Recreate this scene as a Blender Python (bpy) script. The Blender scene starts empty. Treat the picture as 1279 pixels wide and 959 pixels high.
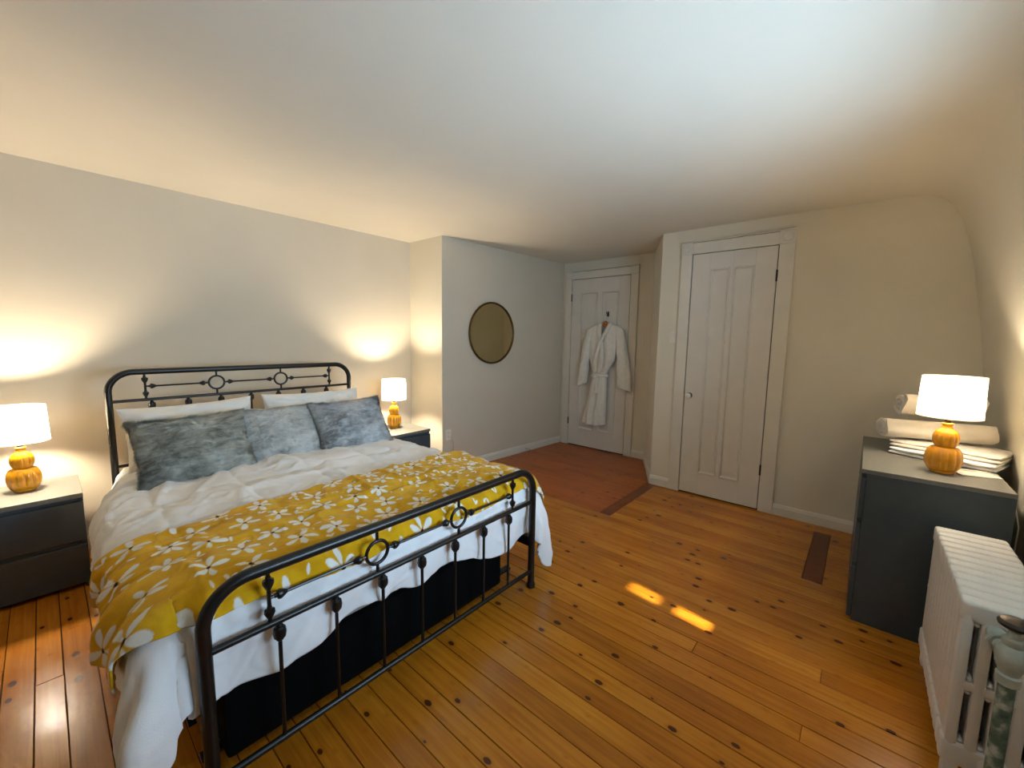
import bpy, bmesh, math, random
import numpy as np
from mathutils import Matrix, Vector

random.seed(7)
rng = np.random.default_rng(7)
scene = bpy.context.scene
COL = scene.collection
PI = math.pi

# ------------------------------------------------------------------ camera
CAM_H = 1.45
F_PX, YAW, PITCH, ROLL = 508.09, 0.85712, 0.11145, -0.015473
fw = np.array([math.sin(YAW)*math.cos(PITCH), math.cos(YAW)*math.cos(PITCH), -math.sin(PITCH)])
rt = np.array([math.cos(YAW), -math.sin(YAW), 0.0])
dn = np.cross(fw, rt)
c_, s_ = math.cos(ROLL), math.sin(ROLL)
rt2 = c_*rt + s_*dn
dn2 = -s_*rt + c_*dn
cam_data = bpy.data.cameras.new('camera')
cam = bpy.data.objects.new('camera', cam_data)
COL.objects.link(cam)
cam_data.sensor_fit = 'HORIZONTAL'
cam_data.sensor_width = 36.0
cam_data.lens = F_PX/1279.0*36.0
cam_data.clip_start = 0.02
mw = Matrix.Identity(4)
for i in range(3):
    mw[i][0] = rt2[i]; mw[i][1] = -dn2[i]; mw[i][2] = -fw[i]
mw[2][3] = CAM_H
cam.matrix_world = mw
scene.camera = cam

# ------------------------------------------------------------------ light, exposure
scene.view_settings.view_transform = 'Standard'
scene.view_settings.look = 'None'
scene.view_settings.gamma = 1.0
scene.view_settings.use_curve_mapping = False
scene.view_settings.exposure = 0.62

world = bpy.data.worlds.new('daylight')
scene.world = world
world.use_nodes = True
bg = world.node_tree.nodes['Background']
bg.inputs['Color'].default_value = (0.62, 0.78, 1.0, 1)
bg.inputs['Strength'].default_value = 1.2

SUN_TAN = 0.90
sun_data = bpy.data.lights.new('sun', 'SUN')
sun_data.energy = 18.0
sun_data.color = (1.0, 0.93, 0.80)
sun_data.angle = 0.02
sun = bpy.data.objects.new('sun', sun_data)
COL.objects.link(sun)
sun.location = (1.6, -4, 5)
sun.rotation_euler = Vector((0.14, 1.0, -SUN_TAN*1.0098)).to_track_quat('-Z', 'Y').to_euler()

win_data = bpy.data.lights.new('window_daylight', 'AREA')
win_data.shape = 'RECTANGLE'
win_data.size = 1.15
win_data.size_y = 0.68
win_data.energy = 30.0
win_data.color = (0.52, 0.75, 1.0)
win_data.spread = math.radians(135)
win_light = bpy.data.objects.new('window_daylight', win_data)
COL.objects.link(win_light)
win_light.location = (1.52, -0.75, 1.39)
win_light.rotation_euler = Vector((-0.10, 0.94, 0.32)).to_track_quat('-Z', 'Z').to_euler()

LAMP_COLOR = (1.0, 0.83, 0.61)
LAMP_W = {'left': 36.0, 'right': 33.0, 'dresser': 8.0}

# ------------------------------------------------------------------ helpers
def lin(r, g, b):
    def f(v):
        v /= 255.0
        return v/12.92 if v <= 0.04045 else ((v+0.055)/1.055)**2.4
    return (f(r), f(g), f(b), 1.0)

def hash2(ix, iy, seed):
    n = (ix.astype(np.int64)*374761393 + iy.astype(np.int64)*668265263 + seed*1442695041) & 0xffffffff
    n = ((n ^ (n >> 13))*1274126177) & 0xffffffff
    n = n ^ (n >> 16)
    return (n & 0xffff)/65535.0*2-1

def noise2(x, y, seed=0):
    x = np.asarray(x, float); y = np.asarray(y, float)
    x, y = np.broadcast_arrays(x, y)
    ix = np.floor(x); iy = np.floor(y)
    fx = x-ix; fy = y-iy
    fx = fx*fx*fx*(fx*(fx*6-15)+10); fy = fy*fy*fy*(fy*(fy*6-15)+10)
    a = hash2(ix, iy, seed); b = hash2(ix+1, iy, seed)
    c = hash2(ix, iy+1, seed); d = hash2(ix+1, iy+1, seed)
    return (a*(1-fx)+b*fx)*(1-fy)+(c*(1-fx)+d*fx)*fy

def fbm(x, y, seed=0, oct=3):
    r = 0; amp = 1
    for k in range(oct):
        r = r+amp*noise2(x*2**k, y*2**k, seed+k*17); amp *= .5
    return r

def sstep(a, b, x):
    t = np.clip((np.asarray(x, float)-a)/(b-a), 0, 1)
    return t*t*(3-2*t)

class MB:
    def __init__(self):
        self.v = []; self.f = []
    def add(self, V, F, M=None):
        o = len(self.v)
        if M is not None:
            V = [tuple(M @ Vector(p)) for p in V]
        self.v.extend([tuple(float(q) for q in p) for p in V])
        self.f.extend([tuple(int(i)+o for i in f) for f in F])
        return self
    def box(self, x0, x1, y0, y1, z0, z1, bev=0.0, seg=2, M=None):
        bm = bmesh.new()
        bmesh.ops.create_cube(bm, size=1.0)
        for v in bm.verts:
            v.co = Vector((x0+(v.co.x+.5)*(x1-x0), y0+(v.co.y+.5)*(y1-y0), z0+(v.co.z+.5)*(z1-z0)))
        if bev > 0:
            bmesh.ops.bevel(bm, geom=list(bm.edges), offset=bev, segments=seg, profile=0.6, affect='EDGES')
        bm.verts.index_update()
        self.add([v.co[:] for v in bm.verts], [[v.index for v in f.verts] for f in bm.faces], M)
        bm.free()
        return self
    def tube(self, path, rad, n=12, closed=False, caps=True, M=None):
        P = [np.array(p, float) for p in path]
        m = len(P)
        R = [rad]*m if np.isscalar(rad) else list(rad)
        T = []
        for i in range(m):
            if closed: t = P[(i+1) % m]-P[i-1]
            else: t = P[min(i+1, m-1)]-P[max(i-1, 0)]
            T.append(t/(np.linalg.norm(t)+1e-12))
        ref = np.array([0, 0, 1.0]) if abs(T[0][2]) < .9 else np.array([1.0, 0, 0])
        u = np.cross(T[0], ref); u /= np.linalg.norm(u)
        V = []
        for i in range(m):
            u = u-T[i]*(u@T[i]); u /= np.linalg.norm(u)
            w = np.cross(T[i], u)
            for k in range(n):
                a = 2*PI*k/n
                V.append(P[i]+R[i]*(math.cos(a)*u+math.sin(a)*w))
        F = []
        for i in range(m if closed else m-1):
            j = (i+1) % m
            for k in range(n):
                F.append((i*n+k, i*n+(k+1) % n, j*n+(k+1) % n, j*n+k))
        if caps and not closed:
            F.append(tuple(range(n-1, -1, -1)))
            F.append(tuple((m-1)*n+k for k in range(n)))
        return self.add(V, F, M)
    def lathe(self, prof, n=24, rib=None, M=None, cap=True):
        # prof: (radius, z[, ribamount])
        V = []; m = len(prof)
        for p in prof:
            amt = p[2] if len(p) > 2 else 0.0
            for k in range(n):
                a = 2*PI*k/n
                r = p[0]
                if rib: r *= 1-amt*(1-abs(math.sin(rib*a/2))**0.55)
                V.append((r*math.cos(a), r*math.sin(a), p[1]))
        F = []
        for i in range(m-1):
            for k in range(n):
                F.append((i*n+k, i*n+(k+1) % n, (i+1)*n+(k+1) % n, (i+1)*n+k))
        if cap:
            if prof[0][0] > 1e-5: F.append(tuple(range(n-1, -1, -1)))
            if prof[-1][0] > 1e-5: F.append(tuple((m-1)*n+k for k in range(n)))
        return self.add(V, F, M)
    def build(self, name, mat, parent=None, smooth=True, loc=None, angle=40):
        return mesh_obj(name, self.v, self.f, mat, parent, smooth, loc, angle)

def mesh_obj(name, V, F, mat, parent=None, smooth=True, loc=None, angle=40):
    me = bpy.data.meshes.new(name)
    V = np.asarray(V, float).tolist()
    me.from_pydata(V, [], [tuple(int(i) for i in f) for f in F])
    me.validate()
    if smooth:
        me.polygons.foreach_set('use_smooth', [True]*len(me.polygons))
        if angle < 180:
            me.set_sharp_from_angle(angle=math.radians(angle))
    me.update()
    o = bpy.data.objects.new(name, me)
    if mat is not None: me.materials.append(mat)
    COL.objects.link(o)
    if parent is not None: o.parent = parent
    if loc is not None: o.location = loc
    return o

def grid_faces(nu, nv, closed_u=False):
    F = []
    for j in range(nv-1):
        for i in range(nu if closed_u else nu-1):
            i2 = (i+1) % nu
            F.append((j*nu+i, j*nu+i2, (j+1)*nu+i2, (j+1)*nu+i))
    return F

def tag(o, label, cat, group=None):
    o['label'] = label; o['category'] = cat
    if group: o['group'] = group
    return o

def thing(name, label, cat, loc=(0, 0, 0), rotz=0.0, group=None):
    o = bpy.data.objects.new(name, None)
    COL.objects.link(o)
    o.empty_display_size = .1
    o.location = loc; o.rotation_euler = (0, 0, rotz)
    return tag(o, label, cat, group)

def struct(o, label=None):
    o['kind'] = 'structure'
    if label: o['label'] = label
    return o

def copy_tree(o, parent=None):
    c = o.copy(); COL.objects.link(c)
    if parent is not None: c.parent = parent
    for ch in o.children: copy_tree(ch, c)
    return c

# ------------------------------------------------------------------ materials
def new_mat(name):
    m = bpy.data.materials.new(name); m.use_nodes = True
    nt = m.node_tree
    return m, nt, nt.nodes['Principled BSDF']

def N(nt, typ, **kw):
    n = nt.nodes.new(typ)
    for k, v in kw.items(): setattr(n, k, v)
    return n

def ramp(nt, fac, stops):
    r = N(nt, 'ShaderNodeValToRGB')
    el = r.color_ramp.elements
    while len(el) < len(stops): el.new(0.5)
    for e, (p, c) in zip(el, stops): e.position = p; e.color = c
    nt.links.new(fac, r.inputs['Fac'])
    return r

def mix_color(nt, fac, a, b, mode='MIX'):
    m = N(nt, 'ShaderNodeMix', data_type='RGBA', blend_type=mode)
    for sock, val in ((m.inputs[0], fac), (m.inputs[6], a), (m.inputs[7], b)):
        if hasattr(val, 'links') or hasattr(val, 'is_output'): nt.links.new(val, sock)
        else: sock.default_value = val
    return m.outputs[2]

def simple(name, col, rough=0.5, bump=0.0, bscale=60.0, var=0.06, vscale=8.0, spec=0.5, metal=0.0, coat=0.0, sheen=0.0):
    m, nt, b = new_mat(name)
    tc = N(nt, 'ShaderNodeTexCoord')
    no = N(nt, 'ShaderNodeTexNoise'); no.inputs['Scale'].default_value = vscale; no.inputs['Detail'].default_value = 4
    nt.links.new(tc.outputs['Object'], no.inputs['Vector'])
    d = tuple(max(0, x*(1-var)) for x in col[:3])+(1,)
    l = tuple(min(1, x*(1+var)) for x in col[:3])+(1,)
    r = ramp(nt, no.outputs['Fac'], [(0.3, d), (0.7, l)])
    nt.links.new(r.outputs['Color'], b.inputs['Base Color'])
    b.inputs['Roughness'].default_value = rough
    b.inputs['Specular IOR Level'].default_value = spec
    b.inputs['Metallic'].default_value = metal
    b.inputs['Coat Weight'].default_value = coat
    b.inputs['Sheen Weight'].default_value = sheen
    if bump > 0:
        n2 = N(nt, 'ShaderNodeTexNoise'); n2.inputs['Scale'].default_value = bscale; n2.inputs['Detail'].default_value = 5
        nt.links.new(tc.outputs['Object'], n2.inputs['Vector'])
        bp = N(nt, 'ShaderNodeBump'); bp.inputs['Strength'].default_value = bump; bp.inputs['Distance'].default_value = 0.004
        nt.links.new(n2.outputs['Fac'], bp.inputs['Height'])
        nt.links.new(bp.outputs['Normal'], b.inputs['Normal'])
    return m

def wood_floor(name, c_dark, c_mid, c_light, rough=0.21):
    m, nt, b = new_mat(name)
    L = nt.links
    geo = N(nt, 'ShaderNodeNewGeometry')
    info = N(nt, 'ShaderNodeObjectInfo')
    # shift grain per plank
    add = N(nt, 'ShaderNodeVectorMath', operation='MULTIPLY_ADD')
    comb = N(nt, 'ShaderNodeCombineXYZ')
    L.new(info.outputs['Random'], comb.inputs[0]); L.new(info.outputs['Random'], comb.inputs[1]); L.new(info.outputs['Random'], comb.inputs[2])
    L.new(comb.outputs[0], add.inputs[0]); add.inputs[1].default_value = (17.0, 31.0, 7.0)
    L.new(geo.outputs['Position'], add.inputs[2])
    # knots
    mk = N(nt, 'ShaderNodeMapping'); mk.inputs['Scale'].default_value = (1.0, 0.62, 0.0)
    L.new(geo.outputs['Position'], mk.inputs['Vector'])
    vor = N(nt, 'ShaderNodeTexVoronoi', voronoi_dimensions='2D'); vor.inputs['Scale'].default_value = 11.0; vor.inputs['Randomness'].default_value = 1.0
    L.new(mk.outputs[0], vor.inputs['Vector'])
    sepc = N(nt, 'ShaderNodeSeparateColor'); L.new(vor.outputs['Color'], sepc.inputs[0])
    rad = N(nt, 'ShaderNodeMapRange'); rad.inputs['From Min'].default_value = 0.70; rad.inputs['From Max'].default_value = 1.0
    rad.inputs['To Min'].default_value = 0.0; rad.inputs['To Max'].default_value = 0.145
    L.new(sepc.outputs[0], rad.inputs['Value'])
    wob = N(nt, 'ShaderNodeTexNoise'); wob.inputs['Scale'].default_value = 70
    L.new(geo.outputs['Position'], wob.inputs['Vector'])
    dd = N(nt, 'ShaderNodeMath', operation='MULTIPLY_ADD'); L.new(wob.outputs['Fac'], dd.inputs[0]); dd.inputs[1].default_value = 0.03
    L.new(vor.outputs['Distance'], dd.inputs[2])
    df = N(nt, 'ShaderNodeMath', operation='SUBTRACT'); L.new(dd.outputs[0], df.inputs[0]); L.new(rad.outputs[0], df.inputs[1])
    kn = N(nt, 'ShaderNodeMapRange'); kn.inputs['From Min'].default_value = 0.0; kn.inputs['From Max'].default_value = 0.028
    kn.inputs['To Min'].default_value = 1.0; kn.inputs['To Max'].default_value = 0.0
    L.new(df.outputs[0], kn.inputs['Value'])
    halo = N(nt, 'ShaderNodeMapRange'); halo.inputs['From Min'].default_value = 0.02; halo.inputs['From Max'].default_value = 0.16
    halo.inputs['To Min'].default_value = 1.0; halo.inputs['To Max'].default_value = 0.0
    L.new(df.outputs[0], halo.inputs['Value'])
    # grain bends around knots
    mg = N(nt, 'ShaderNodeMapping'); mg.inputs['Scale'].default_value = (34.0, 1.5, 10.0)
    L.new(add.outputs[0], mg.inputs['Vector'])
    g = N(nt, 'ShaderNodeTexNoise'); g.inputs['Scale'].default_value = 1.6; g.inputs['Detail'].default_value = 6; g.inputs['Distortion'].default_value = 0.5
    L.new(mg.outputs[0], g.inputs['Vector'])
    big = N(nt, 'ShaderNodeTexNoise'); big.inputs['Scale'].default_value = 1.3; big.inputs['Detail'].default_value = 3
    L.new(add.outputs[0], big.inputs['Vector'])
    s1 = N(nt, 'ShaderNodeMath', operation='MULTIPLY_ADD'); L.new(big.outputs['Fac'], s1.inputs[0]); s1.inputs[1].default_value = 0.55
    g2 = N(nt, 'ShaderNodeMath', operation='MULTIPLY'); L.new(g.outputs['Fac'], g2.inputs[0]); g2.inputs[1].default_value = 0.5
    L.new(g2.outputs[0], s1.inputs[2])
    s2 = N(nt, 'ShaderNodeMath', operation='MULTIPLY_ADD'); L.new(info.outputs['Random'], s2.inputs[0]); s2.inputs[1].default_value = 0.12
    L.new(s1.outputs[0], s2.inputs[2])
    r = ramp(nt, s2.outputs[0], [(0.36, c_dark), (0.62, c_mid), (0.86, c_light)])
    hm = N(nt, 'ShaderNodeMath', operation='MULTIPLY'); L.new(halo.outputs[0], hm.inputs[0]); hm.inputs[1].default_value = 0.38
    c1 = mix_color(nt, hm.outputs[0], r.outputs['Color'], c_dark)
    km = N(nt, 'ShaderNodeMath', operation='MULTIPLY'); L.new(kn.outputs[0], km.inputs[0]); km.inputs[1].default_value = 0.9
    c2 = mix_color(nt, km.outputs[0], c1, lin(62, 26, 8))
    L.new(c2, b.inputs['Base Color'])
    rn = N(nt, 'ShaderNodeMapRange'); rn.inputs['To Min'].default_value = rough-0.06; rn.inputs['To Max'].default_value = rough+0.09
    n3 = N(nt, 'ShaderNodeTexNoise'); n3.inputs['Scale'].default_value = 9; n3.inputs['Detail'].default_value = 5
    L.new(geo.outputs['Position'], n3.inputs['Vector']); L.new(n3.outputs['Fac'], rn.inputs['Value'])
    L.new(rn.outputs[0], b.inputs['Roughness'])
    b.inputs['Specular IOR Level'].default_value = 0.45
    bp = N(nt, 'ShaderNodeBump'); bp.inputs['Strength'].default_value = 0.22; bp.inputs['Distance'].default_value = 0.004
    n4 = N(nt, 'ShaderNodeTexNoise'); n4.inputs['Scale'].default_value = 22; n4.inputs['Detail'].default_value = 3
    L.new(geo.outputs['Position'], n4.inputs['Vector'])
    L.new(n4.outputs['Fac'], bp.inputs['Height']); L.new(bp.outputs['Normal'], b.inputs['Normal'])
    return m

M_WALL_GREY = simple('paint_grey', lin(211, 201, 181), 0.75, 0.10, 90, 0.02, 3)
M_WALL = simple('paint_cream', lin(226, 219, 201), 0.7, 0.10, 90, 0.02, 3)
M_CEIL = simple('paint_ceiling', lin(226, 219, 203), 0.8, 0.10, 70, 0.015, 3)
M_TRIM = simple('trim_gloss_white', lin(226, 221, 208), 0.38, 0.05, 40, 0.03, 6)
M_DOOR = simple('door_white', lin(224, 219, 209), 0.42, 0.05, 40, 0.03, 6)
M_HINGE = simple('hinge_iron', lin(52, 46, 40), 0.5, 0.1, 80, 0.2, 30, metal=0.6)
M_PORCELAIN = simple('porcelain', lin(236, 232, 222), 0.15, 0, 1, 0.02, 5)
M_BRASS = simple('aged_brass', lin(96, 74, 36), 0.38, 0.05, 60, 0.15, 20, metal=0.8)
M_PLASTIC = simple('switch_plastic', lin(232, 227, 212), 0.35, 0, 1, 0.02, 5)
M_DARK = simple('dark_gap', lin(22, 18, 15), 0.9, 0, 1, 0.1, 5)
M_FLOOR = wood_floor('pine_boards', lin(150, 84, 14), lin(192, 119, 26), lin(214, 146, 44))
M_FLOOR_RED_SHADE = wood_floor('pine_boards_alcove_shade', lin(128, 58, 14), lin(168, 88, 24), lin(188, 108, 36), 0.3)  # alcove shade put into a darker, redder board colour
M_STRIP = wood_floor('dark_strip_wood', lin(84, 40, 16), lin(112, 56, 24), lin(130, 70, 32), 0.3)
M_SUB = simple('subfloor', lin(30, 17, 9), 0.95, 0, 1, 0.2, 5)
M_IRON = simple('black_iron', lin(11, 12, 13), 0.34, 0.05, 120, 0.1, 20, spec=0.5)
M_SHEET = simple('white_cotton', lin(244, 244, 244), 0.85, 0.12, 260, 0.02, 4, spec=0.2, sheen=0.1)
M_PILLOW = simple('pillow_cotton', lin(244, 242, 236), 0.85, 0.12, 240, 0.02, 4, spec=0.2, sheen=0.1)
M_MATT = simple('mattress_ticking', lin(190, 188, 182), 0.9, 0.2, 100, 0.05, 6)
M_GREYWOOD = simple('slate_laminate', lin(64, 74, 80), 0.42, 0.06, 150, 0.08, 25, spec=0.5)
M_GREYTOP_LIT = simple('slate_laminate_top_lit', lin(112, 112, 106), 0.45, 0.06, 150, 0.10, 60)  # same laminate as the fronts, light on the tops put into a paler colour
M_CERAMIC = simple('mustard_glaze', lin(226, 152, 8), 0.14, 0.05, 25, 0.16, 28, coat=0.6)
M_TERRY = simple('terry_towel', lin(226, 220, 208), 0.95, 0.6, 320, 0.04, 20, spec=0.1, sheen=0.3)
M_PAPER = simple('paper_card', lin(226, 222, 212), 0.8, 0, 1, 0.02, 5)
M_ROBE = simple('robe_waffle', lin(240, 236, 225), 0.95, 0.6, 260, 0.04, 20, spec=0.1, sheen=0.2)
M_HANGER = simple('hanger_wood', lin(170, 108, 58), 0.45, 0.1, 60, 0.12, 25)
M_RAD = simple('radiator_enamel', lin(226, 222, 216), 0.36, 0.25, 28, 0.03, 9)
M_VALVE = simple('valve_painted', lin(176, 186, 178), 0.4, 0.4, 60, 0.18, 20)
M_BLACKPLASTIC = simple('black_handle', lin(24, 20, 20), 0.3, 0, 1, 0.1, 5)
M_CORD = simple('white_cord', lin(214, 208, 196), 0.5, 0, 1, 0.03, 5)
M_CURTAIN = simple('curtain_linen', lin(220, 220, 216), 0.9, 0.2, 200, 0.03, 5)

def make_pipe_mat():
    m, nt, b = new_mat('patina_pipe')
    tc = N(nt, 'ShaderNodeTexCoord')
    no = N(nt, 'ShaderNodeTexNoise'); no.inputs['Scale'].default_value = 26; no.inputs['Detail'].default_value = 6
    nt.links.new(tc.outputs['Object'], no.inputs['Vector'])
    r = ramp(nt, no.outputs['Fac'], [(0.35, lin(52, 74, 66)), (0.52, lin(92, 118, 108)), (0.66, lin(190, 194, 184))])
    nt.links.new(r.outputs['Color'], b.inputs['Base Color']); b.inputs['Roughness'].default_value = 0.42
    return m
M_PIPE = make_pipe_mat()

def make_mirror():
    m, nt, b = new_mat('mirror_glass')
    tc = N(nt, 'ShaderNodeTexCoord'); no = N(nt, 'ShaderNodeTexNoise'); no.inputs['Scale'].default_value = 4
    nt.links.new(tc.outputs['Object'], no.inputs['Vector'])
    r = ramp(nt, no.outputs['Fac'], [(0.3, lin(206, 202, 172)), (0.7, lin(212, 208, 180))])
    nt.links.new(r.outputs['Color'], b.inputs['Base Color'])
    b.inputs['Metallic'].default_value = 1.0; b.inputs['Roughness'].default_value = 0.03
    return m
M_MIRROR = make_mirror()

def make_shade():
    m = bpy.data.materials.new('linen_shade'); m.use_nodes = True
    nt = m.node_tree; nt.nodes.clear()
    out = N(nt, 'ShaderNodeOutputMaterial')
    tc = N(nt, 'ShaderNodeTexCoord')
    no = N(nt, 'ShaderNodeTexNoise'); no.inputs['Scale'].default_value = 40; no.inputs['Detail'].default_value = 4
    nt.links.new(tc.outputs['Object'], no.inputs['Vector'])
    r = ramp(nt, no.outputs['Fac'], [(0.3, lin(240, 232, 214)), (0.7, lin(246, 240, 226))])
    d = N(nt, 'ShaderNodeBsdfDiffuse'); t = N(nt, 'ShaderNodeBsdfTranslucent')
    nt.links.new(r.outputs['Color'], d.inputs['Color']); nt.links.new(r.outputs['Color'], t.inputs['Color'])
    mx = N(nt, 'ShaderNodeMixShader'); mx.inputs[0].default_value = 0.62
    nt.links.new(d.outputs[0], mx.inputs[1]); nt.links.new(t.outputs[0], mx.inputs[2])
    nt.links.new(mx.outputs[0], out.inputs['Surface'])
    return m
M_SHADE = make_shade()

def make_pane():
    m = bpy.data.materials.new('window_glass'); m.use_nodes = True
    nt = m.node_tree; nt.nodes.clear()
    out = N(nt, 'ShaderNodeOutputMaterial')
    t = N(nt, 'ShaderNodeBsdfTransparent'); g = N(nt, 'ShaderNodeBsdfGlossy')
    g.inputs['Roughness'].default_value = 0.02
    fr = N(nt, 'ShaderNodeFresnel'); fr.inputs['IOR'].default_value = 1.45
    mx = N(nt, 'ShaderNodeMixShader')
    nt.links.new(fr.outputs[0], mx.inputs[0]); nt.links.new(t.outputs[0], mx.inputs[1]); nt.links.new(g.outputs[0], mx.inputs[2])
    nt.links.new(mx.outputs[0], out.inputs['Surface'])
    return m
M_PANE = make_pane()

def make_print():
    m, nt, b = new_mat('floral_fleece')
    at = N(nt, 'ShaderNodeAttribute'); at.attribute_name = 'print'
    tc = N(nt, 'ShaderNodeTexCoord')
    no = N(nt, 'ShaderNodeTexNoise'); no.inputs['Scale'].default_value = 12; no.inputs['Detail'].default_value = 6
    nt.links.new(tc.outputs['Object'], no.inputs['Vector'])
    sep = N(nt, 'ShaderNodeSeparateColor'); nt.links.new(at.outputs['Color'], sep.inputs[0])
    r = ramp(nt, no.outputs['Fac'], [(0.3, lin(206, 150, 8)), (0.7, lin(232, 182, 28))])
    c1 = mix_color(nt, sep.outputs[0], r.outputs['Color'], lin(238, 236, 226))
    c2 = mix_color(nt, sep.outputs[1], c1, lin(22, 22, 28))
    nt.links.new(c2, b.inputs['Base Color'])
    b.inputs['Roughness'].default_value = 0.95; b.inputs['Specular IOR Level'].default_value = 0.1; b.inputs['Sheen Weight'].default_value = 0.15
    n2 = N(nt, 'ShaderNodeTexNoise'); n2.inputs['Scale'].default_value = 240
    nt.links.new(tc.outputs['Object'], n2.inputs['Vector'])
    bp = N(nt, 'ShaderNodeBump'); bp.inputs['Strength'].default_value = 0.3; bp.inputs['Distance'].default_value = 0.003
    nt.links.new(n2.outputs['Fac'], bp.inputs['Height']); nt.links.new(bp.outputs['Normal'], b.inputs['Normal'])
    return m
M_PRINT = make_print()

def make_fur(name, a, b_, c):
    m, nt, b = new_mat(name)
    tc = N(nt, 'ShaderNodeTexCoord')
    mp = N(nt, 'ShaderNodeMapping'); mp.inputs['Scale'].default_value = (22.0, 46.0, 30.0); mp.inputs['Rotation'].default_value = (0, 0, 0.5)
    nt.links.new(tc.outputs['Object'], mp.inputs['Vector'])
    no = N(nt, 'ShaderNodeTexNoise'); no.inputs['Scale'].default_value = 1.0; no.inputs['Detail'].default_value = 5; no.inputs['Distortion'].default_value = 0.7
    nt.links.new(mp.outputs[0], no.inputs['Vector'])
    n2 = N(nt, 'ShaderNodeTexNoise'); n2.inputs['Scale'].default_value = 6; n2.inputs['Detail'].default_value = 3
    nt.links.new(tc.outputs['Object'], n2.inputs['Vector'])
    ad = N(nt, 'ShaderNodeMath', operation='MULTIPLY_ADD'); nt.links.new(n2.outputs['Fac'], ad.inputs[0]); ad.inputs[1].default_value = 0.7
    hf = N(nt, 'ShaderNodeMath', operation='MULTIPLY'); nt.links.new(no.outputs['Fac'], hf.inputs[0]); hf.inputs[1].default_value = 0.6
    nt.links.new(hf.outputs[0], ad.inputs[2])
    r = ramp(nt, ad.outputs[0], [(0.50, a), (0.64, b_), (0.80, c)])
    nt.links.new(r.outputs['Color'], b.inputs['Base Color'])
    b.inputs['Roughness'].default_value = 0.8; b.inputs['Specular IOR Level'].default_value = 0.25
    return m
M_FUR_DARK = make_fur('fur_dark_grey', lin(138, 139, 130), lin(180, 181, 171), lin(216, 216, 206))
M_FUR_PALE = make_fur('fur_pale_grey', lin(184, 186, 183), lin(212, 213, 210), lin(232, 232, 228))
M_FUR_MID = make_fur('fur_mid_grey', lin(150, 154, 157), lin(192, 196, 198), lin(224, 226, 227))

# ------------------------------------------------------------------ room shell
ZC = 2.465
A_L = (-1.70, 3.84); A_R = (2.70, 3.84)           # headboard wall
B_ = (2.71, 3.31)                                  # end of the short return
C_ = (4.745, 3.195)                                # alcove corner
D_ = (4.745, 1.945)                                # end of the robe-door wall
E_ = (3.985, 1.56)                                 # corner before the tall door
XD = 3.985

def wall_seg(name, p, q, mat, z0=0.0, z1=ZC, th=0.12, label=None, ext=0.0):
    p = np.array(p); q = np.array(q)
    d = (q-p)/np.linalg.norm(q-p)
    p = p-d*0; q = q+d*ext
    n = np.array([d[1], -d[0]])        # room is on the right-hand side when walking p -> q
    o0 = p-n*th; o1 = q-n*th
    V = [(*p, z0), (*q, z0), (*o1, z0), (*o0, z0), (*p, z1), (*q, z1), (*o1, z1), (*o0, z1)]
    F = [(0, 1, 5, 4), (1, 2, 6, 5), (2, 3, 7, 6), (3, 0, 4, 7), (4, 5, 6, 7), (3, 2, 1, 0)]
    return struct(mesh_obj(name, V, F, mat, smooth=False), label)

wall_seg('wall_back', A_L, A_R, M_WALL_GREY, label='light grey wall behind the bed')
wall_seg('wall_return', A_R, B_, M_WALL, label='narrow cream return wall beside the small lamp')
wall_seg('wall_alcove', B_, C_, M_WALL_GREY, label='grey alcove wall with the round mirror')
wall_seg('wall_robe', C_, D_, M_WALL, label='cream wall around the robe door')
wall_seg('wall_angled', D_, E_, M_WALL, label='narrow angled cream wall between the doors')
wall_seg('wall_front', E_, (XD, -0.80), M_WALL, label='cream wall around the tall panelled door')
wall_seg('wall_left', (-1.70, -0.80), A_L, M_WALL)

# sloping mansard wall (profile y(z)), cut for a dormer window out of the frame
PROF = [(0.0, -0.665), (0.4, -0.650), (0.85, -0.622), (1.22, -0.588), (1.45, -0.560), (1.62, -0.536), (1.77, -0.512), (1.95, -0.480), (2.13, -0.440), (2.26, -0.400), (2.36, -0.350), (2.42, -0.295), (2.452, -0.23), (2.463, -0.15), (2.4655, -0.05)]
WX0, WX1, WZ0, WZ1 = 0.90, 2.15, 0.99, 1.80
def prof_y(z):
    return float(np.interp(z, [p[0] for p in PROF], [p[1] for p in PROF]))
def slope_piece(mb, x0, x1, za, zb):
    zs = [za]+[p[0] for p in PROF if za < p[0] < zb]+[zb]
    V = []
    for z in zs:
        y = prof_y(z)
        V += [(x0, y, z), (x1, y, z), (x1, y-0.10, z+0.03), (x0, y-0.10, z+0.03)]
    F = []
    for i in range(len(zs)-1):
        a = i*4; b = a+4
        for k in range(4):
            F.append((a+k, a+(k+1) % 4, b+(k+1) % 4, b+k))
    F += [(3, 2, 1, 0), tuple(len(V)-4+k for k in range(4))]
    mb.add(V, F)
mb = MB()
slope_piece(mb, WX1, XD+0.1, 0, 2.4655)
slope_piece(mb, -1.80, WX0, 0, 2.4655)
slope_piece(mb, WX0, WX1, 0, WZ0)
slope_piece(mb, WX0, WX1, WZ1, 2.4655)
# dormer cheeks, soffit and sill ledge
mb.box(WX0-0.05, WX0, -1.02, prof_y(1.4)+0.02, WZ0-0.05, WZ1+0.05)
mb.box(WX1, WX1+0.05, -1.02, prof_y(1.4)+0.02, WZ0-0.05, WZ1+0.05)
mb.box(WX0-0.05, WX1+0.05, -1.02, prof_y(WZ1)-0.01, WZ1, WZ1+0.05)
mb.box(WX0-0.05, WX1+0.05, -1.02, prof_y(WZ0)+0.0, WZ0-0.05, WZ0)
ws = struct(mb.build('wall_right', M_WALL, smooth=True, angle=25), 'cream sloping attic wall curving into the ceiling')

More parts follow.
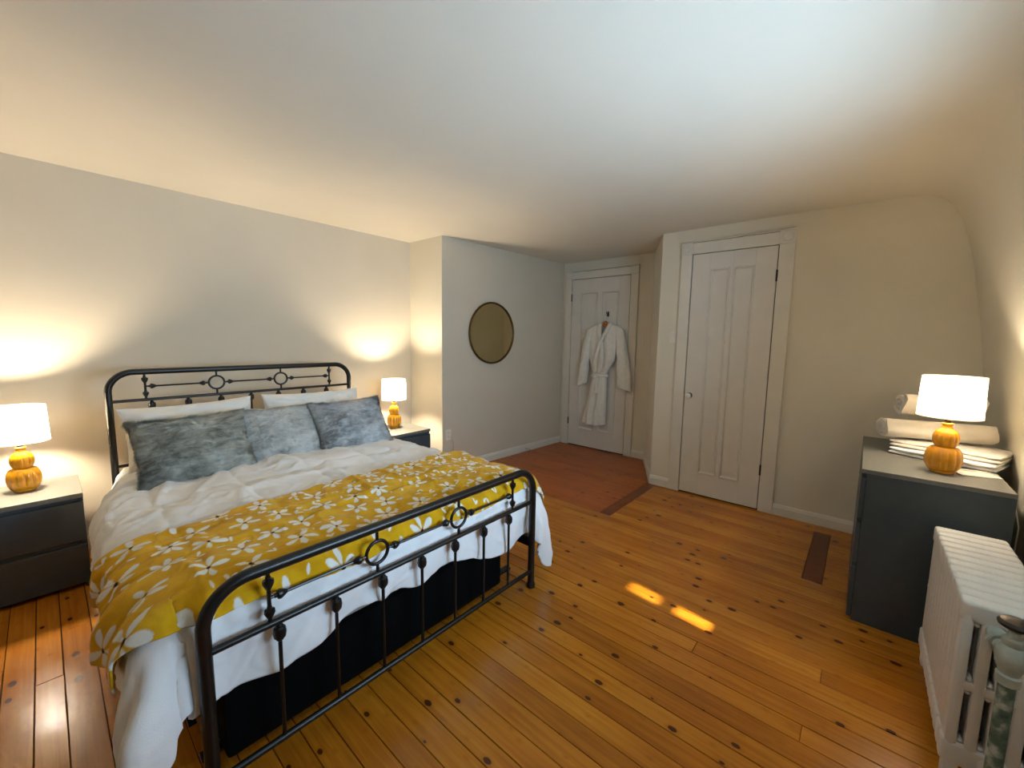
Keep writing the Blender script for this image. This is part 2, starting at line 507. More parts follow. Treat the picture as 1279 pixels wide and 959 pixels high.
ce = MB()
ce.box(-1.82, 4.90, -0.86, 3.96, ZC, ZC+0.1)
struct(ce.build('ceiling', M_CEIL, smooth=False), 'smooth off-white ceiling')

# window in the dormer
wf = MB()
wy0, wy1 = -0.99, -0.945
wf.box(WX0, WX1, wy0, wy1, WZ0, WZ0+0.025); wf.box(WX0, WX1, wy0, wy1, WZ1-0.05, WZ1)
wf.box(WX0, WX0+0.05, wy0, wy1, WZ0, WZ1); wf.box(WX1-0.05, WX1, wy0, wy1, WZ0, WZ1)
wf.box(1.47, 1.52, wy0, wy1, WZ0, WZ1)
win = struct(wf.build('window_1', M_TRIM, smooth=False))
m_ = MB(); m_.box(WX0, WX1, wy0, wy1, 1.500, 1.550); m_.build('muntin', M_TRIM, win, False)
for (x0, x1) in ((WX0+.05, 1.47), (1.52, WX1-.05)):
    for (z0, z1) in ((WZ0+.025, 1.500), (1.550, WZ1-.05)):
        p_ = MB(); p_.box(x0, x1, -0.969, -0.965, z0, z1); p_.build('pane', M_PANE, win, False)
for (x0, x1, lab) in ((WX0+.005, 1.895, 'wide pale unseen curtain added to block the dormer sun'), (1.982, WX1-.005, 'narrow pale unseen curtain added to block sun at the side')):
    nu = int((x1-x0)/0.012)+2
    V = []
    for z in (WZ0+0.01, 1.4, WZ1-0.012):
        for i in range(nu):
            x = x0+(x1-x0)*i/(nu-1)
            V.append((x, -0.88+0.018*math.sin(x*58)+0.006*math.sin(x*131), z))
    cu = mesh_obj('added_curtain', V, grid_faces(nu, 3), M_CURTAIN, smooth=True, angle=180)  # unseen curtains, added so the gap between them narrows the sun
    sm = cu.modifiers.new('thickness', 'SOLIDIFY'); sm.thickness = 0.003
    tag(cu, lab, 'curtain', 'added curtains in the dormer window')

# ------------------------------------------------------------------ floor of separate boards
fl = MB(); fl.box(-1.80, 4.85, -0.80, 3.92, -0.08, -0.012)
floor = struct(fl.build('floor', M_SUB, smooth=False), 'varnished knotty pine board floor')
xs = [-0.21, -0.122, -0.04, 0.058, 0.157, 0.25, 0.34, 0.43, 0.52, 0.61, 0.70, 0.79, 0.886, 0.967, 1.058, 1.15, 1.24, 1.336, 1.431, 1.516, 1.611, 1.711, 1.797, 1.893, 1.985, 2.088, 2.180, 2.275, 2.375, 2.475, 2.576, 2.672, 2.795, 2.885, 2.985]
while xs[0] > -1.72: xs.insert(0, xs[0]-random.uniform(.088, .1))
while xs[-1] < 4.72: xs.append(xs[-1]+random.uniform(.088, .1))
forced = {1.893: [0.50], 1.711: [0.065], 2.088: [0.03]}
def plank(x0, x1, y0, y1, mat, name='floor_board', z=0.0, gap=0.0013):
    g = gap; c = 0.0016
    zt = z+random.uniform(-0.0005, 0.0005)
    a0, a1, b0, b1 = x0+g, x1-g, y0+g*0.6, y1-g*0.6
    V = [(a0, b0, -0.012), (a1, b0, -0.012), (a1, b1, -0.012), (a0, b1, -0.012),
         (a0, b0, zt-c), (a1, b0, zt-c), (a1, b1, zt-c), (a0, b1, zt-c),
         (a0+c, b0+c, zt), (a1-c, b0+c, zt), (a1-c, b1-c, zt), (a0+c, b1-c, zt)]
    cx, cy = (x0+x1)/2, (y0+y1)/2
    V = [(p[0]-cx, p[1]-cy, p[2]) for p in V]
    F = []
    for k in range(4):
        F += [(k, (k+1) % 4, 4+(k+1) % 4, 4+k), (4+k, 4+(k+1) % 4, 8+(k+1) % 4, 8+k)]
    F.append((8, 9, 10, 11))
    return mesh_obj(name, V, F, mat, floor, smooth=False, loc=(cx, cy, 0))
YB = -0.70
def strip_block(x0, x1):
    # dark inlaid cross strips in the old doorway lines
    cuts = []
    if x1 > 3.03 and x0 < 3.80: cuts.append((0.085, 0.185))
    if x0 > 2.98: cuts.append((1.492, 1.588))
    return cuts
for i in range(len(xs)-1):
    x0, x1 = xs[i], xs[i+1]
    ymax = 3.84 if x0 < 2.70 else 3.33
    if x0 >= 4.0: ybase = 1.555
    else: ybase = YB
    ends = [ybase, ymax]
    for f, ys in forced.items():
        if abs(f-x0) < 1e-3: ends += ys
    if abs(x0-1.893) > 1e-3 and random.random() < .85 and x0 < 4.0:
        ends.append(random.choice([random.uniform(2.2, 3.2), random.uniform(1.7, 2.6)]))
    ends = sorted(ends)
    cuts = strip_block(x0, x1)
    for j in range(len(ends)-1):
        segs = [(ends[j], ends[j+1])]
        for (ca, cb) in cuts:
            ns = []
            for (a, b) in segs:
                if b <= ca or a >= cb: ns.append((a, b))
                else:
                    if a < ca: ns.append((a, ca))
                    if b > cb: ns.append((cb, b))
            segs = ns
        for (a, b) in segs:
            if b-a < .03: continue
            red = x0 > 2.98 and (a+b)/2 > 1.58 or x0 >= 4.0
            wide = 0.0023 if (abs(x0-1.893) < .002 or abs(x0-2.985) < .002 or random.random() < .25) else 0.0012
            plank(x0, x1, a, b, M_FLOOR_RED_SHADE if red else M_FLOOR, gap=wide)
plank(xs[[k for k, x in enumerate(xs) if x > 2.98][0]], 4.03, 1.492, 1.588, M_STRIP, 'inlay_strip')
sx0 = [x for x in xs if x <= 3.04][-1]
if sx0 < 3.03: sx0 = 3.03
xx = [x for x in xs if 2.9 < x < 4]
lo = [x0 for x0, x1 in zip(xs, xs[1:]) if x1 > 3.03 and x0 < 3.80]
plank(lo[0], xs[xs.index(lo[-1])+1], 0.085, 0.185, M_STRIP, 'inlay_strip')

# ------------------------------------------------------------------ baseboards
def baseboard(name, p, q, h=0.092, th=0.016):
    p = np.array(p, float); q = np.array(q, float)
    L = np.linalg.norm(q-p); d = (q-p)/L; n = np.array([d[1], -d[0]])
    prof = [(0, 0), (th, 0), (th, h*.72), (th*.75, h*.76), (th*.75, h*.80), (th*.5, h*.93), (th*.2, h), (0, h)]
    V = []
    for e in (p, q):
        for (a, z) in prof: V.append((*(e+n*a), z))
    k = len(prof)
    F = [(i, (i+1) % k, k+(i+1) % k, k+i) for i in range(k)]+[tuple(range(k-1, -1, -1)), tuple(range(k, 2*k))]
    return struct(mesh_obj(name, V, F, M_TRIM, smooth=False))
baseboard('baseboard_back', A_L, A_R)
baseboard('baseboard_return', A_R, B_)
baseboard('baseboard_alcove', B_, C_)
baseboard('baseboard_robe', (4.745, 2.115), D_)
baseboard('baseboard_angled', D_, E_)
baseboard('baseboard_front_a', E_, (XD, 1.375))
baseboard('baseboard_front_b', (XD, 0.492), (XD, -0.66))
baseboard('baseboard_left', (-1.70, -0.66), A_L)

# ------------------------------------------------------------------ doors
def make_door(name, X, yl, yr, top, casl, casr, castop, panels, hinge_side, hz, panel_z, label, casing_label, blocks):
    # leaf (y runs from yl (left in view) down to yr), front faces -X
    t = struct(bpy.data.objects.new(name, None), label)
    COL.objects.link(t); t.location = (X, (yl+yr)/2, 0)
    yc = (yl+yr)/2
    leaf = MB()
    xf = -0.020; xb = 0.03           # leaf front just proud of the wall plane
    zb = 0.014
    edges = sorted([yr-yc, yl-yc]+[v-yc for p in panels for v in p])
    # stiles/rails around panels
    pz0, pz1 = panel_z
    ps = sorted([(min(p)-yc, max(p)-yc) for p in panels])
    bounds = [yr-yc]+[v for p in ps for v in p]+[yl-yc]
    for k in range(0, len(bounds), 2):
        leaf.box(xf, xb, bounds[k], bounds[k+1], zb, top, 0.0015, 1)
    for p in ps:
        leaf.box(xf, xb, p[0], p[1], zb, pz0); leaf.box(xf, xb, p[0], p[1], pz1, top)
    lf = leaf.build('door_leaf', M_DOOR, t, smooth=False)
    for p in ps:
        pm = MB()
        w = p[1]-p[0]
        # recessed field with a bevelled moulding
        m1 = 0.022
        a = [(xf, p[0], pz0), (xf, p[1], pz0), (xf, p[1], pz1), (xf, p[0], pz1)]
        ins = lambda d, x: [(x, p[0]+d, pz0+d), (x, p[1]-d, pz0+d), (x, p[1]-d, pz1-d), (x, p[0]+d, pz1-d)]
        rings = [a, ins(0.005, xf-0.004), ins(0.011, xf-0.004), ins(0.020, xf+0.010), ins(0.030, xf+0.012)]
        V = [q for r_ in rings for q in r_]; F = []
        for i in range(len(rings)-1):
            for k in range(4): F.append((i*4+k, i*4+(k+1) % 4, i*4+4+(k+1) % 4, i*4+4+k))
        F.append(tuple(len(V)-4+k for k in range(4)))
        pm.add(V, F)
        pm.build('panel', M_DOOR, t, smooth=False)
    # dark reveal around and under the leaf
    rv = MB(); g = 0.006
    rv.box(-0.003, 0.0, yr-yc-g, yl-yc+g, 0.0, top+g)
    rv.build('reveal', M_DARK, t, smooth=False)
    for z in hz:
        h = MB(); yh = (yr-yc-0.004) if hinge_side == 'R' else (yl-yc+0.004)
        h.tube([(xf-0.004, yh, z-0.045), (xf-0.004, yh, z+0.045)], 0.007, 8)
        h.tube([(xf-0.004, yh, z+0.045), (xf-0.004, yh, z+0.056)], [0.005, 0.002], 8)
        h.build('hinge', M_HINGE, t)
    # casing
    cz = MB(); cw = 0.0
    th = 0.024
    il, ir = yl+0.007, yr-0.007
    it = top+0.007
    trim = struct(bpy.data.objects.new('trim_'+name[-1], None), casing_label)
    COL.objects.link(trim); trim.location = (X, yc, 0)
    def board(nm, y0, y1, z0, z1):
        b = MB(); b.box(-th, 0.0, y0-yc, y1-yc, z0, z1, 0.003, 2)
        o = b.build(nm, M_TRIM, trim, smooth=False)
        return o
    board('casing_board', il, casl, 0.0, it)
    board('casing_board', casr, ir, 0.0, it)
    bl = board('casing_board', ir, il, it, castop)
    for (a, b) in ((il, casl), (casr, ir)):
        k = MB(); k.box(-th-0.005, 0.0, a-yc-.001, b-yc+.001, it, castop+.004, 0.003, 2)
        if blocks:
            Mx = Matrix.Translation((-th-0.005, (a+b)/2-yc, (it+castop)/2)) @ Matrix.Rotation(-PI/2, 4, 'Y')
            r_ = min(b-a, castop-it)*.40
            k.lathe([(r_, 0), (r_, .004), (r_*.85, .007), (r_*.7, .004), (r_*.55, .003), (r_*.3, .006), (0.001, .008)], 24, M=Mx)
        k.build('corner_block', M_TRIM, trim, smooth=True, angle=30)
    # cap moulding
    cp = MB(); cp.box(-th-0.012, 0.0, casr-yc-0.004, casl-yc+0.004, castop+0.004, castop+0.014, 0.003, 1)
    cp.build('cap_moulding', M_TRIM, trim, smooth=False)
    return t

d1 = make_door('door_1', 4.745-0.0, 3.045, 2.222, 2.235, 3.155, 2.118, 2.335, [(2.90, 2.66), (2.60, 2.36)], 'L', (2.00, 0.335), (0.24, 2.06),
               'white panelled door with the bathrobe hanging on it', 'white casing around the robe door', False)
d2 = make_door('door_2', XD, 1.266, 0.606, 2.232, 1.370, 0.492, 2.335, [(1.110, 0.950), (0.925, 0.760)], 'R', (1.99, 0.36), (0.215, 2.095),
               'tall white door with two narrow panels and white knob', 'white casing with rosette blocks around the tall door', True)
kn = MB()
Mk = Matrix.Translation((-0.020, 1.222-(1.266+.606)/2, 0.945)) @ Matrix.Rotation(-PI/2, 4, 'Y')
kn.lathe([(0.026, 0), (0.026, .004), (0.010, .008)], 20, M=Mk)
ro = kn.build('rose_plate', M_HINGE, d2)
kn = MB()
kn.lathe([(0.010, .006), (0.010, .022), (0.022, .030), (0.028, .042), (0.025, .056), (0.013, .064), (0.001, .066)], 24, M=Mk)
kn.build('knob', M_PORCELAIN, d2)

# ------------------------------------------------------------------ wall fittings
def plate(name, label, cat, loc, rotz, kind):
    # local: faces -Y
    t = thing(name, label, cat, loc, rotz)
    b = MB(); b.box(-0.036, 0.036, -0.006, 0, -0.058, 0.058, 0.003, 2); b.build('cover_plate', M_PLASTIC, t)
    if kind == 'switch':
        k = MB(); k.box(-0.016, 0.016, -0.011, -0.004, -0.034, 0.034, 0.002, 2); k.build('rocker', M_PLASTIC, t)
    else:
        for z in (-0.022, 0.022):
            k = MB(); k.box(-0.017, 0.017, -0.008, -0.004, z-0.014, z+0.014, 0.002, 2); s = k.build('socket', M_PLASTIC, t)
            for x in (-.006, .006):
                q = MB(); q.box(x-.0012, x+.0012, -0.0085, -0.0075, z-.004, z+.006); q.build('slot', M_DARK, s, False)
    return t
plate('light_switch', 'white light switch beside the tall panelled door', 'switch', (XD, 1.418, 1.487), -PI/2, 'switch')
plate('light_switch', 'white light switch right of the robe door casing', 'switch', (4.745, 2.068, 1.462), -PI/2, 'switch')
ang_al = math.atan2(C_[1]-B_[1], C_[0]-B_[0])
def on_alcove(x, off=0.0):
    k = (x-B_[0])/(C_[0]-B_[0])
    return B_[1]+k*(C_[1]-B_[1])-off
plate('wall_outlet', 'white wall outlet low on the grey alcove wall', 'outlet', (2.785, on_alcove(2.785), 0.415), ang_al, 'outlet')
oc = MB()
pts = [(2.79, on_alcove(2.79)-.012, .392), (2.80, on_alcove(2.8)-.03, .385), (2.835, on_alcove(2.83)-.03, .33), (2.845, on_alcove(2.84)-.02, .25), (2.82, on_alcove(2.82)-.02, .15), (2.80, on_alcove(2.8)-.03, .03), (2.74, on_alcove(2.74)+.02-.06, .006)]
oc.tube(pts, 0.003, 6); tag(oc.build('outlet_cord', M_CORD), 'thin white cord hanging from the alcove outlet', 'cord')

ds = MB()
Md = Matrix.Translation((4.016, on_alcove(4.016)-0.016, 0.036)) @ Matrix.Rotation(PI/2, 4, 'X')
ds.lathe([(0.012, 0), (0.012, .004), (0.006, .008), (0.005, .05), (0.010, .052), (0.010, .066), (0.007, .07)], 14, M=Md)
tag(ds.build('door_stop', M_VALVE), 'small door stop on the alcove baseboard', 'door stop')

# round mirror
mz, mx, mr = 1.507, 3.405, 0.342
tm = thing('round_mirror', 'round brass-rimmed mirror on the grey alcove wall', 'mirror', (mx, on_alcove(mx), mz), ang_al)
ring = [(mr*math.cos(a), -0.016, mr*math.sin(a)) for a in np.linspace(0, 2*PI, 72, endpoint=False)]
b = MB(); b.tube(ring, 0.011, 10, closed=True)
b.build('frame', M_BRASS, tm)
b = MB(); b.lathe([(mr-.002, 0), (mr-.002, .008)], 72, M=Matrix.Translation((0, -0.004, 0)) @ Matrix.Rotation(PI/2, 4, 'X'))
b.build('mirror_glass', M_MIRROR, tm, smooth=False)

# ------------------------------------------------------------------ bed frame
BX0, BX1, BYH, BYF = 0.2435, 1.7835, 3.48, 1.375
bed = thing('metal_bed', 'black metal bed frame with ring and spindle headboard and footboard', 'bed', ((BX0+BX1)/2, (BYH+BYF)/2, 0))
bo = np.array([(BX0+BX1)/2, (BYH+BYF)/2, 0])

def bead(mb, p, d, L, r, n=12, spear=True):
    # turned knuckle centred at p along unit direction d
    p = np.array(p, float); d = np.array(d, float)
    if spear: prof = [(-.5, .22), (-.44, .45), (-.30, .50), (-.22, .95), (-.05, 1.0), (.12, .80), (.32, .48), (.5, .2)]
    else: prof = [(-.5, .25), (-.40, .55), (-.34, .50), (-.25, .88), (0, 1.0), (.25, .88), (.34, .50), (.40, .55), (.5, .25)]
    mb.tube([p+d*(a*L) for a, _ in prof], [r*q for _, q in prof], n)

def end_panel(name, y, z_top, z_mid, z_bot, z_ring, R, rt_, rm, facing):
    cz = 0.125
    path = [(BX0, y, 0.012)]
    path += [(BX0, y, z) for z in np.linspace(0.1, z_top-cz, 8)]
    for a in np.linspace(0, PI/2, 12)[1:]: path.append((BX0+cz-cz*math.cos(a), y, z_top-cz+cz*math.sin(a)))
    path += [(x, y, z_top) for x in np.linspace(BX0+cz, BX1-cz, 12)[1:]]
    for a in np.linspace(0, PI/2, 12)[1:]: path.append((BX1-cz+cz*math.sin(a), y, z_top-cz+cz*math.cos(a)))
    path += [(BX1, y, z) for z in np.linspace(z_top-cz, 0.1, 8)[1:]]+[(BX1, y, 0.012)]
    mb = MB(); mb.tube(np.array(path)-bo, rt_, 18)
    root = mb.build(name, M_IRON, bed)
    for X in (BX0, BX1):
        f = MB(); f.lathe([(rt_+.002, 0), (rt_+.006, .004), (rt_+.006, .022), (rt_+.001, .034)], 18, M=Matrix.Translation(Vector(np.array([X, y, 0])-bo)))
        f.build('foot_cap', M_IRON, root)
    for z, r in ((z_mid, rm), (z_bot, rm)):
        q = MB(); q.tube(np.array([(BX0, y, z), (BX1, y, z)])-bo, r, 12); q.build('rail', M_IRON, root)
    for k in range(7):
        X = 0.443+0.1893*k
        q = MB(); q.tube(np.array([(X, y, z_mid), (X, y, z_bot)])-bo, 0.0065, 8)
        bead(q, np.array([X, y, z_mid-rm-0.030])-bo, (0, 0, 1), 0.062, 0.0205, 14, False)
        q.build('spindle', M_IRON, root)
    zt = z_top-rt_
    for X in (0.417, 1.607):
        q = MB(); q.tube(np.array([(X, y, z_mid), (X, y, z_top)])-bo, 0.0065, 8)
        bead(q, np.array([X, y, zt-0.034])-bo, (0, 0, -1), 0.056, 0.0175)
        bead(q, np.array([X, y, z_mid+rm+0.028])-bo, (0, 0, -1), 0.050, 0.0165)
        q.build('post_rod', M_IRON, root)
    RX = (0.80, 1.222)
    for X in RX:
        q = MB()
        q.tube([np.array([X+R*math.cos(a), y, z_ring+R*math.sin(a)])-bo for a in np.linspace(0, 2*PI, 40, endpoint=False)], 0.0068, 10, closed=True)
        q.tube(np.array([(X, y, z_ring+R), (X, y, z_top)])-bo, 0.0065, 8)
        q.tube(np.array([(X, y, z_mid), (X, y, z_ring-R)])-bo, 0.0065, 8)
        q.build('ring', M_IRON, root)
    for (xa, xb) in ((0.417, RX[0]-R), (RX[0]+R, RX[1]-R), (RX[1]+R, 1.607)):
        q = MB(); q.tube(np.array([(xa, y, z_ring), (xb, y, z_ring)])-bo, 0.0055, 8)
        bead(q, np.array([xa+0.036, y, z_ring])-bo, (1, 0, 0), 0.046, 0.0165)
        bead(q, np.array([xb-0.036, y, z_ring])-bo, (-1, 0, 0), 0.046, 0.0165)
        q.build('cross_rod', M_IRON, root)
    return root
end_panel('headboard', BYH, 1.203, 1.022, 0.612, 1.108, 0.046, 0.0185, 0.0095, -1)
end_panel('footboard', BYF, 0.716, 0.523, 0.101, 0.613, 0.046, 0.0195, 0.0115, -1)
for X in (BX0, BX1):
    q = MB(); q.box(X-0.014-bo[0], X+0.014-bo[0], BYF-bo[1], BYH-bo[1], 0.25, 0.31, 0.003, 1); q.build('side_rail', M_IRON, bed)
for k in range(11):
    y = 1.55+k*0.185-bo[1]
    q = MB(); q.box(BX0-bo[0], BX1-bo[0], y-.02, y+.02, 0.047, 0.059, 0.002, 1); q.build('slat', M_IRON, bed)

# ------------------------------------------------------------------ mattress
bf = MB(); bf.box(0.30, 1.62, 1.465, 3.42, 0.06, 0.322, 0.012, 2)
tag(bf.build('bed_foundation', simple('black_fabric', lin(7, 7, 8), 0.95, 0.3, 200, 0.1, 20, spec=0.1)), 'black fabric foundation under the mattress', 'bed base')
mt = MB(); mt.box(0.285, 1.745, 1.47, 3.43, 0.323, 0.575, 0.05, 4)
tag(mt.build('mattress', M_MATT), 'thick mattress hidden beneath the white duvet', 'mattress')

# ------------------------------------------------------------------ duvet and blanket drape
XC = 1.0125; HW = 0.795; YF0 = 1.515; YH0 = 3.42; ZT = 0.622
def drape(s, t, a_max, b_max, off=0.0, detail=1.0):
    """s in [-1-fa, 1+fa] style params: |s|<=1 flat, beyond = fraction of the overhang; t same along the bed (0 head .. 1 foot edge)."""
    fs = np.clip(s, -1, 1); a = np.maximum(np.abs(s)-1, 0)*a_max
    ft = np.clip(t, 0, 1); b = np.maximum(t-1, 0)*b_max
    Y = YH0+(YF0-YH0)*ft
    tuck = 1-0.17*(1-sstep(0, 0.42, ft))
    X = XC+HW*fs*tuck
    d = np.hypot(a, b)+1e-9
    ca, sb = a/d, b/d
    cor = 2*ca*sb
    de = d*(1+0.20*cor)
    rs, rf = 0.118, 0.088
    r = np.maximum(rs*ca**2+rf*sb**2, 0.05)
    th = np.minimum(de/r, PI/2)
    h = r*np.sin(th); g = r*(1-np.cos(th))+np.maximum(de-r*PI/2, 0)
    hang = sstep(0.10, 0.35, de)
    h = h+cor*0.075*hang
    sg = np.sign(s)
    # coordinates used for folds (continuous cloth metres)
    cs = fs*HW+sg*a; ct = (YH0-YF0)*ft+b
    fold = 0.020*np.sin(ct*17+2.2*noise2(ct*3, cs*2, 5)+sg)*ca**2 + 0.020*np.sin(cs*23+ct*9+3.0*noise2(cs*3, ct*4, 6))*sb**2 + 0.030*np.sin(np.arctan2(b, a)*9.0+1.0+2*noise2(cs*4, ct*4, 7))*cor
    fold = fold*hang
    wr = 0.012*fbm(cs*3.1, ct*2.7, 11, 2)
    ridge = 1-np.abs(noise2(cs*5.5+1.3*noise2(cs*2, ct*2, 21), ct*3.4, 22))
    wr = wr+detail*0.017*(ridge**5-0.25)
    rid2 = 1-np.abs(noise2(cs*9+ct*6, ct*10-cs*7, 33))
    wr = wr+detail*0.0080*(rid2**4-0.3)
    rid3 = 1-np.abs(noise2(cs*17-ct*9, ct*8+cs*5, 35))
    wr = wr+detail*0.0048*(rid3**4-0.3)
    # quilted box lines
    qa = np.abs(((cs+0.17)/0.36) % 1-0.5)*0.36; qb = np.abs(((ct+0.05)/0.38) % 1-0.5)*0.38
    quilt = np.exp(-(qa/0.020)**2)+np.exp(-(qb/0.020)**2)
    wr = wr-detail*0.011*np.minimum(quilt, 1.2)*(1-0.7*hang)
    crown = 0.018*(1-np.abs(fs)**4)*(1-0.6*np.maximum(ft-.85, 0)/.15)
    disp = off+wr*(1-0.45*np.sin(th))
    X = X+sg*ca*(h+np.sin(th)*(disp+fold))
    Y = Y-sb*(h+np.sin(th)*(disp*0.9+fold*0.7))
    Z = ZT+crown-g+np.cos(th)*disp
    X = np.where((cor > 0.02) & (np.abs(X-XC) < 0.812), XC+np.sign(X-XC)*0.812, X)
    inner = np.abs(X-XC) < 0.80
    Y = np.where(inner, np.maximum(Y, 1.403-0.004*0), Y)
    return X, Y, Z

def sheet(ns, nt, s0, s1, t0, t1, **kw):
    # concentrates samples on the overhang
    S, T = np.meshgrid(np.linspace(s0, s1, ns), np.linspace(t0, t1, nt))
    return S, T

def remap(v, fl, oh0, oh1, n):
    lo = np.linspace(-1-oh0, -1, max(2, int(n*0.2)))[:-1] if oh0 > 0 else np.array([])
    hi = np.linspace(1, 1+oh1, max(2, int(n*0.2)))[1:] if oh1 > 0 else np.array([])
    return np.concatenate([lo, np.linspace(-1, 1, n), hi])

sv = np.concatenate([np.linspace(-2, -1, 44)[:-1], np.linspace(-1, 1, 170), np.linspace(1, 2, 44)[1:]])
tv = np.concatenate([np.linspace(0, 1, 190), np.linspace(1, 2, 54)[1:]])
S, T = np.meshgrid(sv, tv)
amax = 0.335+0.03*noise2(T*6, 0*T, 3)
bmax = 0.325+0.055*sstep(-.3, 1, S)+0.035*noise2(S*3.2, 0*S, 4)+0.02*noise2(S*8, 0*S, 9)
X, Y, Z = drape(S, T, amax, bmax)
V = np.stack([X, Y, Z], -1).reshape(-1, 3)
dv = mesh_obj('duvet', V, [f[::-1] for f in grid_faces(len(sv), len(tv))], M_SHEET, smooth=True, angle=180)
sm = dv.modifiers.new('thickness', 'SOLIDIFY'); sm.thickness = 0.014; sm.offset = 1.0
dv_me = dv.data
tag(dv, 'rumpled white quilted duvet draped over the black bed', 'duvet')

# yellow blanket across the foot of the bed
def to_s(x):
    return (x-XC)/HW
ns, nt = 620, 250
# cloth metre coordinates
cs0, cs1 = -HW-0.235, HW+0.16
ct_back, ct_front = YH0-2.085, (YH0-YF0)+0.105
U, W = np.meshgrid(np.linspace(0, 1, ns), np.linspace(0, 1, nt))
csm = cs0+(cs1-cs0)*U
backedge = ct_back+0.012*noise2(csm*4, 0*csm, 71)+0.10*sstep(-0.80, -1.05, csm)*0
frontedge = ct_front+0.018*noise2(csm*3, 0*csm, 72)-0.085*sstep(-0.74, -1.0, csm)
ctm = backedge+(frontedge-backedge)*W
csm = csm+0.012*noise2(ctm*9, 0*ctm, 73)*sstep(.9, 1, np.abs(2*U-1))
AM, BM = 0.335, 0.33
Sb = np.where(np.abs(csm) > HW, np.sign(csm)*(1+(np.abs(csm)-HW)/AM), csm/HW)
L0 = YH0-YF0
Tb = np.where(ctm > L0, 1+(ctm-L0)/BM, ctm/L0)
X, Y, Z = drape(Sb, Tb, AM, BM, off=0.036, detail=0.5)
wr = 0.005*fbm(csm*7, ctm*16, 81, 3)+0.006*(1-np.abs(noise2(csm*5, ctm*14, 83)))**3
edge = sstep(0, 0.03, W)*sstep(0, 0.03, 1-W)
side = sstep(HW-.02, HW+.10, np.abs(csm))
Zf = Z+wr*(1-side)-0.006*(1-edge)
X = X+np.sign(csm)*side*(wr*2.2+0.010*np.sin(ctm*38+3*noise2(ctm*4, csm*2, 84)))
V = np.stack([X, Y, Zf], -1).reshape(-1, 3)
bk = mesh_obj('throw_blanket', V, [f[::-1] for f in grid_faces(ns, nt)], M_PRINT, smooth=True, angle=180)
tag(bk, 'mustard yellow throw blanket printed with white flowers', 'blanket')
# printed flowers as a colour attribute in cloth coordinates
cu = (csm-cs0).ravel(); cv = (ctm-ct_back).ravel()
white = np.zeros(cu.size); black = np.zeros(cu.size)
PR = random.Random(21)
cent = []
tries = 0
while len(cent) < 150 and tries < 12000:
    tries += 1
    p = (PR.uniform(0.0, cs1-cs0), PR.uniform(0.0, ct_front-ct_back+.05))
    if all(math.hypot(p[0]-q[0], p[1]-q[1]) > 0.124 for q in cent): cent.append(p)
def petal(px, py, ang, L, wd, off, tgt):
    m = (np.abs(cu-px) < 0.1) & (np.abs(cv-py) < 0.1)
    idx = np.nonzero(m)[0]
    x = cu[idx]-px; y = cv[idx]-py
    a = x*math.cos(ang)+y*math.sin(ang)-off-L/2; b = -x*math.sin(ang)+y*math.cos(ang)
    q = (a/(L/2))
    prof = np.clip(1-q**2, 0, 1)**.6*(1+0.35*q)
    dd = wd/2*prof-np.abs(b)
    val = np.clip(dd/0.0022+0.5, 0, 1)*(np.abs(q) < 1)
    tgt[idx] = np.maximum(tgt[idx], val)
for (px, py) in cent:
    a0 = PR.uniform(0, 2*PI); n = PR.choice([5, 5, 5, 6])
    for k in range(n):
        petal(px, py, a0+2*PI*k/n+PR.uniform(-.22, .22), PR.uniform(.043, .057), PR.uniform(.0175, .0235), 0.006, white)
    petal(px-.007*math.cos(a0), py-.007*math.sin(a0), a0, .016, .010, 0, black)
leaf = []
tries = 0
while len(leaf) < 120 and tries < 12000:
    tries += 1
    p = (PR.uniform(0.0, cs1-cs0), PR.uniform(0.0, ct_front-ct_back+.05))
    if all(math.hypot(p[0]-q[0], p[1]-q[1]) > 0.070 for q in cent) and all(math.hypot(p[0]-q[0], p[1]-q[1]) > 0.045 for q in leaf): leaf.append(p)
for (px, py) in leaf:
    a0 = PR.uniform(0, 2*PI)
    petal(px, py, a0, .030, .0105, 0, white)
    if PR.random() < .6: petal(px, py, a0+PR.choice([-1, 1])*PR.uniform(.9, 1.5), .027, .0100, 0, white)
att = bk.data.color_attributes.new('print', 'FLOAT_COLOR', 'POINT')
colr = np.stack([white, black, np.zeros_like(white), np.ones_like(white)], -1).ravel()
att.data.foreach_set('color', colr)
sm = bk.modifiers.new('thickness', 'SOLIDIFY'); sm.thickness = 0.007; sm.offset = 1.0

# ------------------------------------------------------------------ pillows
def pillow_shape(u, v, w, h, t, seed, wrinkle, side=1.0):
    px = w/2*u*(1-0.075*(1-v**2)); py = h/2*v*(1-0.085*(1-u**2))
    prof = np.clip((1-u**2), 0, 1)**.46*np.clip((1-v**2), 0, 1)**.46
    z = t/2*prof
    e = np.clip(1-prof, 0, 1)
    z = z+side*0+wrinkle*fbm(u*3+seed, v*3, seed, 3)*prof**.5
    z = z+wrinkle*1.2*(1-np.abs(noise2(u*5+v*2, v*7-u*2, seed+5)))**4*prof**.6*(.4+e)
    return px, py, side*z
def pillow_matrix(center, lean, roll=0.0, yaw=0.0):
    up = Vector((0, math.sin(lean), math.cos(lean))); nrm = Vector((0, -math.cos(lean), math.sin(lean))); xr = Vector((1, 0, 0))
    M = Matrix.Identity(4)
    for i in range(3): M[i][0] = xr[i]; M[i][1] = up[i]; M[i][2] = nrm[i]
    return Matrix.Translation(center) @ Matrix.Rotation(yaw, 4, 'Z') @ M @ Matrix.Rotation(roll, 4, 'Z')
